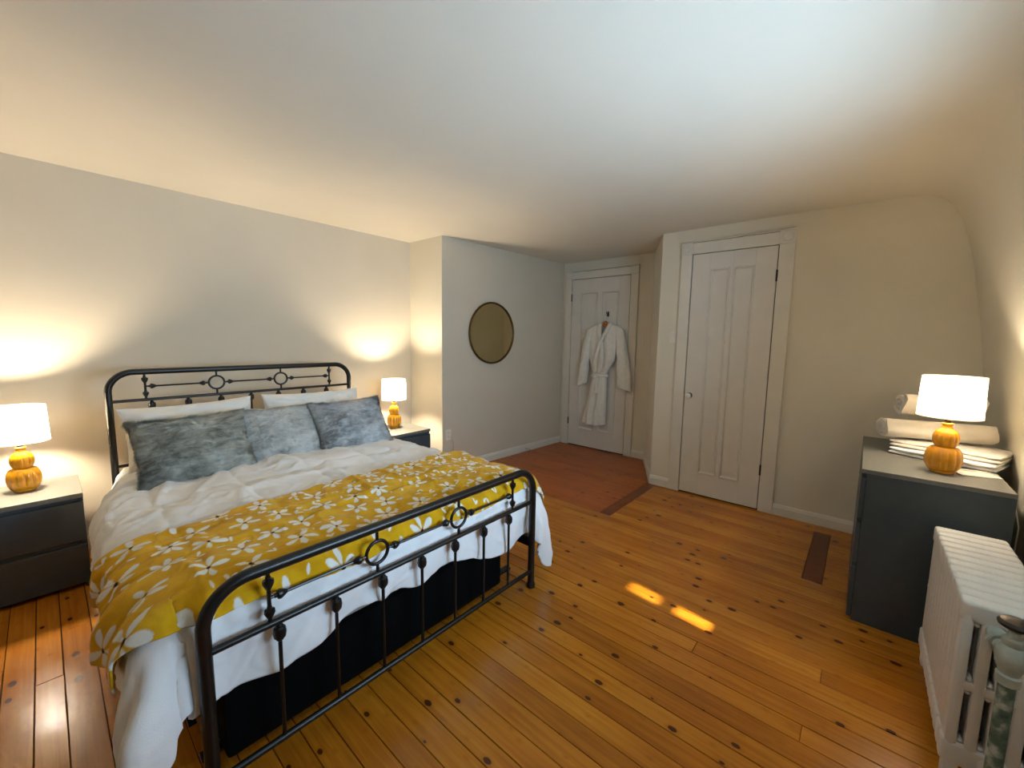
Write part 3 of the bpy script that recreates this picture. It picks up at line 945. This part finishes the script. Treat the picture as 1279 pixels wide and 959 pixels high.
def make_pillow(name, w, h, t, mat, M, seed, wrinkle, n=44):
    g = np.sin(np.linspace(-1, 1, n)*PI/2)
    U, W_ = np.meshgrid(g, g)
    V = []
    for side in (1.0, -1.0):
        x, y, z = pillow_shape(U, W_, w, h, t, seed if side > 0 else seed+40, wrinkle, side)
        V.append(np.stack([x, y, z], -1).reshape(-1, 3))
    F = grid_faces(n, n)+[tuple(i+n*n for i in f[::-1]) for f in grid_faces(n, n)]
    o = mesh_obj(name, np.concatenate(V), F, mat, smooth=True, angle=180)
    bm = bmesh.new(); bm.from_mesh(o.data); bmesh.ops.remove_doubles(bm, verts=bm.verts, dist=1e-5); bm.to_mesh(o.data); bm.free()
    o.data.polygons.foreach_set('use_smooth', [True]*len(o.data.polygons))
    o.matrix_world = M
    return o
def add_fur(o, w, h, t, mat, seed, wrinkle, count, length):
    r = np.random.default_rng(seed)
    u = np.sin(r.uniform(-1, 1, count)*PI/2*.998); v = np.sin(r.uniform(-1, 1, count)*PI/2*.998)
    side = np.where(r.uniform(0, 1, count) < .72, 1.0, -1.0)
    def pos(u, v):
        x1, y1, z1 = pillow_shape(u, v, w, h, t, seed, wrinkle, 1.0)
        x2, y2, z2 = pillow_shape(u, v, w, h, t, seed+40, wrinkle, -1.0)
        return np.stack([x1, y1, np.where(side > 0, z1, z2)], -1)
    e = 2e-3
    p = pos(u, v); du = pos(np.clip(u+e, -.9995, .9995), v)-pos(np.clip(u-e, -.9995, .9995), v); dv_ = pos(u, np.clip(v+e, -.9995, .9995))-pos(u, np.clip(v-e, -.9995, .9995))
    nr = np.cross(du, dv_)*side[:, None]; nr /= np.linalg.norm(nr, axis=1, keepdims=True)+1e-9
    ang = -1.2+1.5*fbm(p[:, 0]*9, p[:, 1]*9, seed+3, 2)+r.normal(0, .25, count)
    tg = np.stack([np.cos(ang), np.sin(ang), np.zeros(count)], -1)
    tg -= nr*(tg*nr).sum(1, keepdims=True)
    L = length*r.uniform(.6, 1.2, count)*(1+.45*noise2(p[:, 0]*22, p[:, 1]*22, seed+9))
    tip = p+(nr*(.50+.2*r.uniform(-1, 1, count))[:, None]+tg*.9)*L[:, None]
    wdir = np.cross(nr, tg); wdir /= np.linalg.norm(wdir, axis=1, keepdims=True)+1e-9
    a = p-wdir*.0013; b = p+wdir*.0013
    V = np.stack([a, b, tip], 1).reshape(-1, 3)
    F = np.arange(count*3).reshape(-1, 3)
    fo = mesh_obj('fur', V, F, mat, o, smooth=False)
    fo['kind'] = 'stuff'
    return fo

make_specs = [
    ('bed_pillow', 0.70, 0.44, 0.23, M_PILLOW, (0.612, 3.245, 0.797), 0.30, 0.02, 0.0, 3, 0.022, 'white bed pillow at the left against the black headboard'),
    ('bed_pillow', 0.74, 0.44, 0.23, M_PILLOW, (1.390, 3.245, 0.802), 0.30, -0.01, 0.0, 8, 0.024, 'white bed pillow at the right against the black headboard'),
]
for (nm, w, h, t, mat, c, lean, roll, yaw, seed, wk, lab) in make_specs:
    o = make_pillow(nm, w, h, t, mat, pillow_matrix(c, lean, roll, yaw), seed, wk)
    tag(o, lab, 'pillow', 'white bed pillows')
fur_specs = [
    ((0.550, 2.925, 0.788), 0.60, 0.015, 0.03, 0.565, 0.41, 0.17, M_FUR_DARK, 13, 'dark grey faux fur cushion, leftmost on the bed', 0.026),
    ((1.035, 2.975, 0.780), 0.58, -0.01, 0.0, 0.51, 0.41, 0.16, M_FUR_PALE, 17, 'pale grey faux fur cushion in the middle', 0.016),
    ((1.505, 2.905, 0.784), 0.60, 0.02, -0.05, 0.55, 0.42, 0.17, M_FUR_MID, 23, 'blue-grey faux fur cushion nearest the far lamp', 0.018),
]
for (c, lean, roll, yaw, w, h, t, mat, seed, lab, ln) in fur_specs:
    o = make_pillow('fur_cushion', w, h, t, mat, pillow_matrix(c, lean, roll, yaw), seed, 0.006, 40)
    tag(o, lab, 'cushion', 'faux fur cushions on the bed')
    add_fur(o, w, h, t, mat, seed, 0.006, 34000, ln)

# ------------------------------------------------------------------ drawer furniture
def drawer_unit(name, label, cat, loc, rotz, w, d, h, splits, top_t, group=None):
    # local: front faces -Y, origin at base centre
    t = thing(name, label, cat, loc, rotz, group)
    b = MB(); st = 0.02; fr = 0.022
    b.box(-w/2, -w/2+st, -d/2+fr, d/2, 0, h-top_t, 0.0012, 1); b.box(w/2-st, w/2, -d/2+fr, d/2, 0, h-top_t, 0.0012, 1)
    b.box(-w/2+st, w/2-st, d/2-0.008, d/2, 0.02, h-top_t); b.box(-w/2+st, w/2-st, -d/2+fr+.02, d/2-.01, 0.03, 0.05)
    b.box(-w/2+st, w/2-st, -d/2+fr+.045, -d/2+fr+.05, 0.03, h-top_t)
    b.build('body', M_GREYWOOD, t, False)
    b = MB(); b.box(-w/2, w/2, -d/2, d/2, h-top_t, h, 0.0015, 1); b.build('top_panel', M_GREYTOP_LIT, t, False)
    for k in range(len(splits)-1):
        z1, z0 = splits[k], splits[k+1]
        b = MB(); b.box(-w/2+.001, w/2-.001, -d/2+.001, -d/2+fr-.001, z0+.004, z1-.022, 0.002, 1)
        b.box(-w/2+st+.004, w/2-st-.004, -d/2+fr-.001, -d/2+fr+.006, z0+.004, z1-.004)
        b.build('drawer', M_GREYWOOD, t, False)
    return t
NS_W, NS_D, NS_H = 0.44, 0.445, 0.55
drawer_unit('nightstand', 'dark grey nightstand at the left edge carrying a yellow lamp', 'nightstand', (0.09-NS_W/2, 3.265+NS_D/2, 0), 0, NS_W, NS_D, NS_H, [0.522, 0.272, 0.02], 0.026, 'nightstands beside the bed')
drawer_unit('nightstand', 'dark grey nightstand in the corner beyond the bed', 'nightstand', (2.467-NS_W/2, 3.195+NS_D/2, 0), 0, NS_W, NS_D, NS_H, [0.522, 0.272, 0.02], 0.026, 'nightstands beside the bed')
DR_X0, DR_X1, DR_YF, DR_YB, DR_H = 2.70, 3.685, -0.034, -0.545, 0.817
drawer_unit('dresser', 'slate grey chest of three drawers by the sloping wall', 'dresser', ((DR_X0+DR_X1)/2, (DR_YF+DR_YB)/2, 0), PI, DR_X1-DR_X0, DR_YF-DR_YB, DR_H, [0.793, 0.553, 0.313, 0.012], 0.022)

# ------------------------------------------------------------------ lamps
def make_lamp(label, loc, watts, rot, group):
    t = thing('table_lamp', label, 'lamp', loc, rot, group)
    prof = [(0.050, 0.0, 0), (0.053, 0.003, 0), (0.053, 0.010, 0), (0.050, 0.013, .02)]
    for a in np.linspace(-1.02, 1.05, 16):
        prof.append((0.034+0.050*math.cos(a)**.9, 0.071+0.058*math.sin(a)/math.sin(1.05), 0.10*math.cos(a)))
    for a in np.linspace(-0.95, 1.22, 14):
        prof.append((0.019+0.040*math.cos(a), 0.172+0.045*math.sin(a)/math.sin(1.1), 0.09*math.cos(a)))
    prof += [(0.028, 0.224, .02), (0.023, 0.232, 0), (0.022, 0.240, 0), (0.027, 0.244, 0), (0.027, 0.249, 0), (0.022, 0.252, 0), (0.012, 0.252, 0)]
    prof = [(p[0]*0.82, p[1], p[2]) for p in prof]
    b = MB(); b.lathe(prof, 72, rib=12); b.build('gourd_base', M_CERAMIC, t, angle=60)
    b = MB(); b.lathe([(0.012, .250), (0.012, .300), (0.017, .302), (0.017, .335), (0.013, .338)], 16); sk = b.build('socket', M_BRASS, t)
    # drum shade: open top and bottom, thin fabric wall
    r0, r1, z0, z1 = 0.116, 0.111, 0.283, 0.480
    b = MB(); b.lathe([(r0, z0), (r0-(r0-r1)*.5, (z0+z1)/2), (r1, z1)], 64, cap=False)
    sh = b.build('lamp_shade', M_SHADE, t, angle=180)
    for (r, z) in ((r0, z0), (r1, z1)):
        q = MB(); q.tube([(r*math.cos(a), r*math.sin(a), z) for a in np.linspace(0, 2*PI, 64, endpoint=False)], 0.0022, 6, closed=True)
        q.build('shade_ring', M_SHADE, sh)
    q = MB()
    for k in range(3):
        a = k*2*PI/3+.4
        q.tube([(0.016*math.cos(a), 0.016*math.sin(a), 0.325), (r0*.97*math.cos(a), r0*.97*math.sin(a), 0.300)], 0.0015, 5)
    q.build('shade_spider', M_BRASS, sh)
    ld = bpy.data.lights.new('bulb', 'POINT'); ld.energy = watts; ld.color = LAMP_COLOR; ld.shadow_soft_size = 0.03
    lo_ = bpy.data.objects.new('bulb', ld); COL.objects.link(lo_); lo_.parent = t; lo_.location = (0, 0, 0.380)
    return t
make_lamp('yellow gourd table lamp on the left nightstand', (-0.121, 3.545, NS_H), LAMP_W['left'], 0.1, 'yellow gourd lamps')
make_lamp('yellow gourd table lamp on the far corner nightstand', (2.255, 3.50, NS_H), LAMP_W['right'], 0.3, 'yellow gourd lamps')
make_lamp('yellow gourd table lamp on the dresser before the linens', (2.915, -0.335, DR_H), LAMP_W['dresser'], 0.2, 'yellow gourd lamps')

# ------------------------------------------------------------------ linens on the dresser
E1 = np.array([-0.36, -0.933]); E1 /= np.linalg.norm(E1); E2 = np.array([0.933, -0.36])   # along the stack, away from the lamp
def linen_matrix(p, z):
    M = Matrix.Identity(4)
    M[0][0], M[1][0] = E1; M[0][1], M[1][1] = E2
    return Matrix.Translation((p[0], p[1], z)) @ M
def folded(name, label, origin, z, L, D, H, layers, seed, mat, group=None):
    # origin: near-left lower corner; x along E1, y along E2; folds show as rounded lips on the near side
    M = linen_matrix(origin, z)
    t = thing(name, label, 'linen', tuple(M @ Vector((L/2, D/2, 0))), 0, group)
    B = Matrix.Translation(-Vector(t.location))
    th = H/layers
    for k in range(layers):
        n1, n2 = 40, 26
        V = []
        jit = 0.008*math.sin(k*2.1+seed); jit2 = 0.012*math.cos(k*1.7+seed)
        for i in range(n1):
            x = -jit2+(L+jit2)*i/(n1-1)
            for j in range(n2):
                a = 2*PI*j/n2
                cy, sz = math.cos(a), math.sin(a)
                sy = math.copysign(abs(cy)**.25, cy); ss = math.copysign(abs(sz)**.55, sz)
                endf = 1-0.55*math.exp(-min(i, n1-1-i)/1.6)
                y = D/2+jit+sy*D/2*(1-.015*math.exp(-min(i, n1-1-i)/2.0))
                zz = th*(k+.5)+ss*th*.53*endf
                zz += 0.0035*float(noise2(x*14+seed, y*10+k, seed))*(1 if k == layers-1 else .5)
                y += 0.006*float(noise2(x*9, k*3.3, seed+2))
                V.append((x, y, zz))
        F = grid_faces(n2, n1, True)+[tuple(range(n2)), tuple((n1-1)*n2+j for j in range(n2-1, -1, -1))]
        mesh_obj('fold', [tuple(B @ M @ Vector(p)) for p in V], F, mat, t, smooth=True, angle=60)
    return t
def rolled(name, label, origin, z, L, R, turns, seed, mat, flat=0.8, wide=1.0):
    M = Matrix.Translation((origin[0], origin[1], z)) @ Matrix.Rotation(math.atan2(-0.954, 0.30), 4, 'Z')
    t = thing(name, label, 'linen', tuple(M @ Vector((L/2, 0, 0))), 0)
    B = Matrix.Translation(-Vector(t.location))
    th = R/(turns+.6)
    m = int(turns*26)
    out, inn = [], []
    for i in range(m+1):
        a = 2*PI*turns*i/m
        r = R*(1-0.86*i/m)
        out.append((r*math.cos(a+2.2), r*math.sin(a+2.2)*flat)); inn.append(((r-th*.86)*math.cos(a+2.2), (r-th*.86)*math.sin(a+2.2)*flat))
    loop = out+inn[::-1]
    nl = len(loop); n1 = 26
    V = []
    for k in range(n1):
        x = L*k/(n1-1)
        for (y, zz) in loop:
            w = 0.004*float(noise2(x*9, math.atan2(zz, y)*2+5, seed))
            V.append((x+0.010*float(noise2(y*30, zz*30, seed+3))*(1 if k in (0, n1-1) else 0), y*wide*(1+w*6), zz*(1+w*6)+R*flat))
    F = grid_faces(nl, n1, True)
    for e in (0, n1-1):
        for i in range(m):
            q = (e*nl+i, e*nl+i+1, e*nl+nl-2-i, e*nl+nl-1-i)
            F.append(q if e else q[::-1])
    mesh_obj('rolled_cloth', [tuple(B @ M @ Vector(p)) for p in V], F, mat, t, smooth=True, angle=50)
    return t
folded('folded_sheet', 'folded white sheet, lowest of the linen stack on the dresser', (3.205, -0.140), DR_H+.001, 0.42, 0.28, 0.044, 2, 2, M_SHEET, 'linens on the dresser')
folded('folded_sheet', 'folded white towel in the middle of the dresser linen stack', (3.215, -0.155), DR_H+0.047, 0.42, 0.27, 0.038, 2, 5, M_TERRY, 'linens on the dresser')
rolled('rolled_towel', 'thick cream rolled towel lying across the linen stack', (3.235, -0.105), DR_H+0.087, 0.46, 0.066, 2.6, 4, M_TERRY, 0.98, 1.45)
rolled('rolled_towel', 'rolled cream towel on top of the stack behind the shade', (3.30, -0.175), DR_H+0.214, 0.34, 0.078, 2.3, 9, M_TERRY, 0.95)
pc = MB(); pc.box(-0.055, 0.055, -0.075, 0.075, 0, 0.004, 0.0008, 1)
o = pc.build('paper_card', M_PAPER, None, False, loc=(2.985, -0.455, DR_H+0.0005)); o.rotation_euler = (0, 0, 0.35)
tag(o, 'small white card lying on the dresser beside the linens', 'card')
cd = MB()
cd.tube([(2.96, -0.37, DR_H+.004), (3.0, -0.40, DR_H+.007), (3.03, -0.47, DR_H+.010), (3.02, -0.53, DR_H+.006), (2.98, -0.560, DR_H-.02), (2.93, -0.585, DR_H-.10), (2.90, -0.60, DR_H-.20), (2.86, -0.59, .45), (2.84, -0.6, .2), (2.86, -.61, .01)], 0.003, 6)
tag(cd.build('lamp_cord', M_CORD), 'white lamp cord dropping behind the dresser', 'cord')

# ------------------------------------------------------------------ bathrobe on the door
XR = 4.745-0.020            # door face
hk = thing('robe_hook', 'small metal hook on the robe door holding the hanger', 'hook', (XR, 2.50, 1.775))
b = MB(); b.box(-0.004, 0, -0.012, 0.012, -0.03, 0.03, 0.0015, 1); b.build('back_plate', M_HINGE, hk)
b = MB(); b.tube([(-.003, 0, .012), (-.02, 0, .008), (-.04, 0, .000), (-.05, 0, .012), (-.048, 0, .026)], [.004, .004, .004, .004, .005], 8)
b.tube([(-.003, 0, -.01), (-.02, 0, -.022), (-.034, 0, -.022), (-.038, 0, -.010)], .0035, 8); b.build('hook_arm', M_HINGE, hk)
st = MB(); st.tube([(XR-.003, 2.545, 1.945), (XR-.004, 2.54, 1.88), (XR-.006, 2.525, 1.82), (XR-.012, 2.505, 1.785)], 0.002, 5)
tag(st.build('hook_string', M_CORD), 'thin string above the hook on the robe door', 'string')

hg = thing('coat_hanger', 'brown wooden coat hanger inside the white bathrobe', 'hanger', (XR-0.050, 2.50, 1.605))
b = MB(); b.tube([(0, 0, .03), (0, 0, .085), (0, -.012, .12), (0, -.004, .152), (0, .018, .160), (0, .03, .145)], .0025, 8); b.build('wire_hook', M_VALVE, hg)
b = MB(); b.tube([(0, .20, -.055), (0, .12, -.012), (0, .045, .03), (0, 0, .052), (0, -.045, .03), (0, -.12, -.012), (0, -.20, -.055)], [.011, .014, .017, .034, .017, .014, .011], 12); b.build('shoulder_bar', M_HANGER, hg)

rb = thing('bathrobe', 'white belted bathrobe hanging on the robe door', 'bathrobe', (XR-0.05, 2.52, 0.35))
ro_ = np.array([XR-0.05, 2.52, 0.35])
def loft(rows, n=56, folds=None, seed=0):
    """rows: (yl, yr, z, depth front, depth back, fold amp); y decreasing to the right in view."""
    V = []
    for (ya, yb, z, df, db, fa) in rows:
        yc = (ya+yb)/2; hw = abs(ya-yb)/2
        for k in range(n):
            a = 2*PI*k/n
            cy = math.cos(a); sx = math.sin(a)
            y = yc+hw*math.copysign(abs(cy)**.8, cy)
            dep = df if sx > 0 else db
            x = -dep*abs(sx)**.7 if sx > 0 else dep*abs(sx)**.7
            if sx > 0 and fa > 0:
                x += fa*math.sin((y-2.5)*(folds or 60)+seed+1.5*float(noise2(z*4, seed, 3)))*abs(sx)**.5
                x += fa*.7*float(noise2(y*26, z*6, seed+8))*abs(sx)**.5
            V.append((XR-0.05+x, y, z))
    return V, grid_faces(n, len(rows), True)+[tuple(range(n-1, -1, -1)), tuple((len(rows)-1)*n+k for k in range(n))]
def interp_rows(keys, m):
    ks = np.array(keys, float); tt = np.linspace(0, len(keys)-1, m)
    return [tuple(np.interp(q, np.arange(len(keys)), ks[:, c]) for c in range(6)) for q in tt]
body_keys = [(2.575, 2.435, 1.66, .012, .020, 0), (2.61, 2.40, 1.645, .03, .03, 0), (2.70, 2.325, 1.60, .045, .035, .002), (2.735, 2.30, 1.55, .055, .035, .004), (2.73, 2.31, 1.45, .062, .035, .006), (2.72, 2.335, 1.32, .065, .035, .008),
             (2.71, 2.36, 1.20, .062, .035, .009), (2.675, 2.42, 1.10, .058, .034, .008), (2.648, 2.462, 1.025, .052, .032, .006), (2.645, 2.462, .97, .052, .032, .006), (2.668, 2.462, .88, .055, .034, .010), (2.695, 2.458, .75, .058, .034, .013), (2.74, 2.455, .58, .060, .034, .015), (2.775, 2.452, .44, .060, .032, .016), (2.785, 2.450, .375, .060, .030, .016)]
V, F = loft(interp_rows(body_keys, 90), 72, 62, 1)
# hem slants a little
V = [(p[0], p[1], p[2]-0.03*max(0, (0.8-p[2])/.45)*math.sin((p[1]-2.45)*9)) for p in V]
def v_neck(p):
    k = (p[2]-1.45)
    if k > 0 and p[0] < XR-0.045 and abs(p[1]-2.515) < 0.010+k*0.30: return (XR-0.028, p[1], p[2])
    return p
V = [v_neck(p) for p in V]
mesh_obj('robe_body', np.array(V)-ro_, F, M_ROBE, rb, smooth=True, angle=70)
def sleeve(keys, seed):
    pts = np.array(keys, float); tt = np.linspace(0, len(keys)-1, 40)
    rows = [[np.interp(q, np.arange(len(keys)), pts[:, c]) for c in range(5)] for q in tt]
    n = 28; V = []
    for i, (y, z, hw, dp, tilt) in enumerate(rows):
        for k in range(n):
            a = 2*PI*k/n
            cy, sx = math.cos(a), math.sin(a)
            fo = 1+.10*math.sin(5*a+i*.25+seed)+.10*float(noise2(i*.22, k*.5, seed))
            V.append((XR-0.055-dp*sx*fo, y+hw*cy*fo, z+hw*cy*tilt))
    F = grid_faces(n, len(rows), True)+[tuple(range(n-1, -1, -1)), tuple((len(rows)-1)*n+k for k in range(n))]
    return mesh_obj('sleeve', np.array(V)-ro_, F, M_ROBE, rb, smooth=True, angle=70)
sleeve([(2.62, 1.625, .05, .03, 0), (2.70, 1.57, .06, .045, .2), (2.735, 1.45, .062, .05, .1), (2.76, 1.28, .064, .05, 0), (2.79, 1.13, .062, .05, 0), (2.80, 1.00, .066, .05, 0), (2.812, .86, .058, .05, -.4)], 1)
sleeve([(2.40, 1.625, .05, .03, 0), (2.325, 1.57, .06, .045, -.2), (2.29, 1.45, .066, .05, -.1), (2.262, 1.28, .072, .05, 0), (2.24, 1.13, .076, .05, 0), (2.222, 1.00, .082, .05, 0), (2.212, .855, .090, .052, .25)], 4)
# collar bands crossing to the belt, sitting on the chest
for nm, path, wd in (('lapel', [(2.575, 1.655, .018), (2.565, 1.60, .048), (2.55, 1.52, .072), (2.52, 1.42, .078), (2.50, 1.28, .080), (2.51, 1.15, .078), (2.54, 1.03, .066)], .030),
                     ('lapel', [(2.435, 1.655, .018), (2.445, 1.60, .050), (2.475, 1.52, .078), (2.53, 1.42, .088), (2.575, 1.28, .086), (2.595, 1.15, .078), (2.60, 1.03, .062)], .030)):
    P_ = np.array(path); tt = np.linspace(0, len(path)-1, 30)
    V = []
    for q in tt:
        y, z, x = [np.interp(q, np.arange(len(path)), P_[:, c]) for c in range(3)]
        for (dy, dx) in ((-wd, .012), (-wd*.8, -.006), (0, -.012), (wd*.8, -.006), (wd, .012)):
            V.append((XR-0.05-x+dx, y+dy, z))
    mesh_obj(nm, np.array(V)-ro_, grid_faces(5, 30), M_ROBE, rb, smooth=True, angle=180).modifiers.new('thickness', 'SOLIDIFY').thickness = .006
# belt with knot and two hanging ends
bt = MB()
bt.tube([(XR-.05+.03*math.cos(a)-.034*0-(.034 if math.cos(a) < 0 else 0)*abs(math.cos(a)), 2.554+.100*math.sin(a), 0.995+.008*math.sin(a*2)) for a in np.linspace(0, 2*PI, 40, endpoint=False)], .021, 10, closed=True)
belt = MB(); belt.v = [tuple(np.array(p)-ro_) for p in bt.v]; belt.f = bt.f
bl = belt.build('belt', M_ROBE, rb)
k2 = MB()
k2.tube([(XR-.115, 2.60, .99), (XR-.135, 2.575, .985), (XR-.14, 2.55, .975), (XR-.125, 2.53, .965)], [.016, .030, .030, .016], 12)
k2.tube([(XR-.13, 2.575, .975), (XR-.138, 2.585, .92), (XR-.13, 2.60, .84), (XR-.128, 2.612, .74)], [.018, .02, .021, .022], 10)
k2.tube([(XR-.13, 2.55, .970), (XR-.138, 2.548, .92), (XR-.13, 2.555, .85), (XR-.128, 2.56, .78)], [.018, .02, .021, .022], 10)
kk = MB(); kk.v = [tuple(np.array(p)-ro_) for p in k2.v]; kk.f = k2.f
kk.build('belt_knot', M_ROBE, bl)

# ------------------------------------------------------------------ radiator
RX0, RX1, RYF, RYB, RZ = 1.852, 2.566, -0.293, -0.512, 0.650
rad = thing('radiator', 'white cast-iron column radiator in front of the dresser', 'radiator', ((RX0+RX1)/2, (RYF+RYB)/2, 0))
nsec = 12; pitch = (RX1-RX0)/nsec
def section(end):
    b = MB()
    hx = pitch*.45
    dep = RYF-RYB
    ncol = 5; cp_ = dep/ncol
    for k in range(ncol):
        y = -dep/2+cp_*(k+.5)
        b.box(-hx, hx, y-cp_*.34, y+cp_*.34, 0.10, 0.615, 0.010, 2)
    b.box(-hx, hx, -dep/2+.003, dep/2-.003, 0.582, RZ, 0.014, 3)
    b.box(-hx*1.02, hx*1.02, -dep/2, dep/2, 0.085, 0.165, 0.014, 3)
    b.box(-hx*.98, hx*.98, -dep/2+.006, dep/2-.006, 0.352, 0.384, 0.010, 2)
    # hubs
    for z in (0.615, 0.125):
        b.tube([(-pitch/2, 0, z), (pitch/2, 0, z)], 0.026, 12)
    # arch fillets over the slots
    for k in range(ncol-1):
        y = -dep/2+cp_*(k+1)
        for z in (0.576, 0.345, 0.392, 0.172):
            b.box(-hx*.8, hx*.8, y-cp_*.22, y+cp_*.22, z-.008, z+.008, .006, 1)
    if end:
        for y in (-dep/2+.03, dep/2-.03):
            b.box(-hx, hx, y-.018, y+.018, 0.0, 0.10, 0.008, 2)
    return b
mid = section(False).build('section', M_RAD, rad, True, None, 50)
endm = section(True).build('section', M_RAD, rad, True, None, 50)
x_first = -(RX1-RX0)/2+pitch/2
mid.location = (x_first+pitch, 0, 0); endm.location = (x_first, 0, 0)
for k in range(2, nsec):
    src = endm if k == nsec-1 else mid
    c = src.copy(); COL.objects.link(c); c.parent = rad; c.location = (x_first+pitch*k, 0, 0)
# valve and riser pipe
vb = MB()
vx, vy = 1.775-(RX0+RX1)/2, -0.392-(RYF+RYB)/2
vb.lathe([(0.020, .47), (0.026, .475), (0.026, .500), (0.021, .505), (0.024, .515), (0.031, .535), (0.034, .556), (0.031, .578), (0.022, .592), (0.024, .597), (0.024, .612), (0.016, .616), (0.012, .634), (0.006, .636), (0.006, .655)], 24, M=Matrix.Translation((vx, vy, 0)))
vb.tube([(vx, vy, .566), (vx+.045, vy+.014, .566), (vx+.085, vy+.018, .575)], [.024, .023, .023], 16)
vb.lathe([(0.030, 0), (0.034, .004), (0.034, .020), (0.030, .024)], 8, M=Matrix.Translation((vx+.030, vy+.012, .566)) @ Matrix.Rotation(PI/2, 4, 'Y'))
va = vb.build('valve', M_VALVE, rad, True, None, 35)
vh = MB(); vh.lathe([(0.006, .640), (0.024, .643), (0.036, .650), (0.038, .658), (0.032, .666), (0.014, .670), (0.001, .671)], 24, M=Matrix.Translation((vx, vy, 0)))
vh.build('handwheel', M_BLACKPLASTIC, va)
vp = MB(); vp.tube([(vx, vy, .48), (vx, vy, .25), (vx, vy, 0.0)], 0.0185, 16)
vp.lathe([(0.04, 0), (0.04, .004), (0.024, .012)], 20, M=Matrix.Translation((vx, vy, 0)))
vp.build('riser_pipe', M_PIPE, rad)
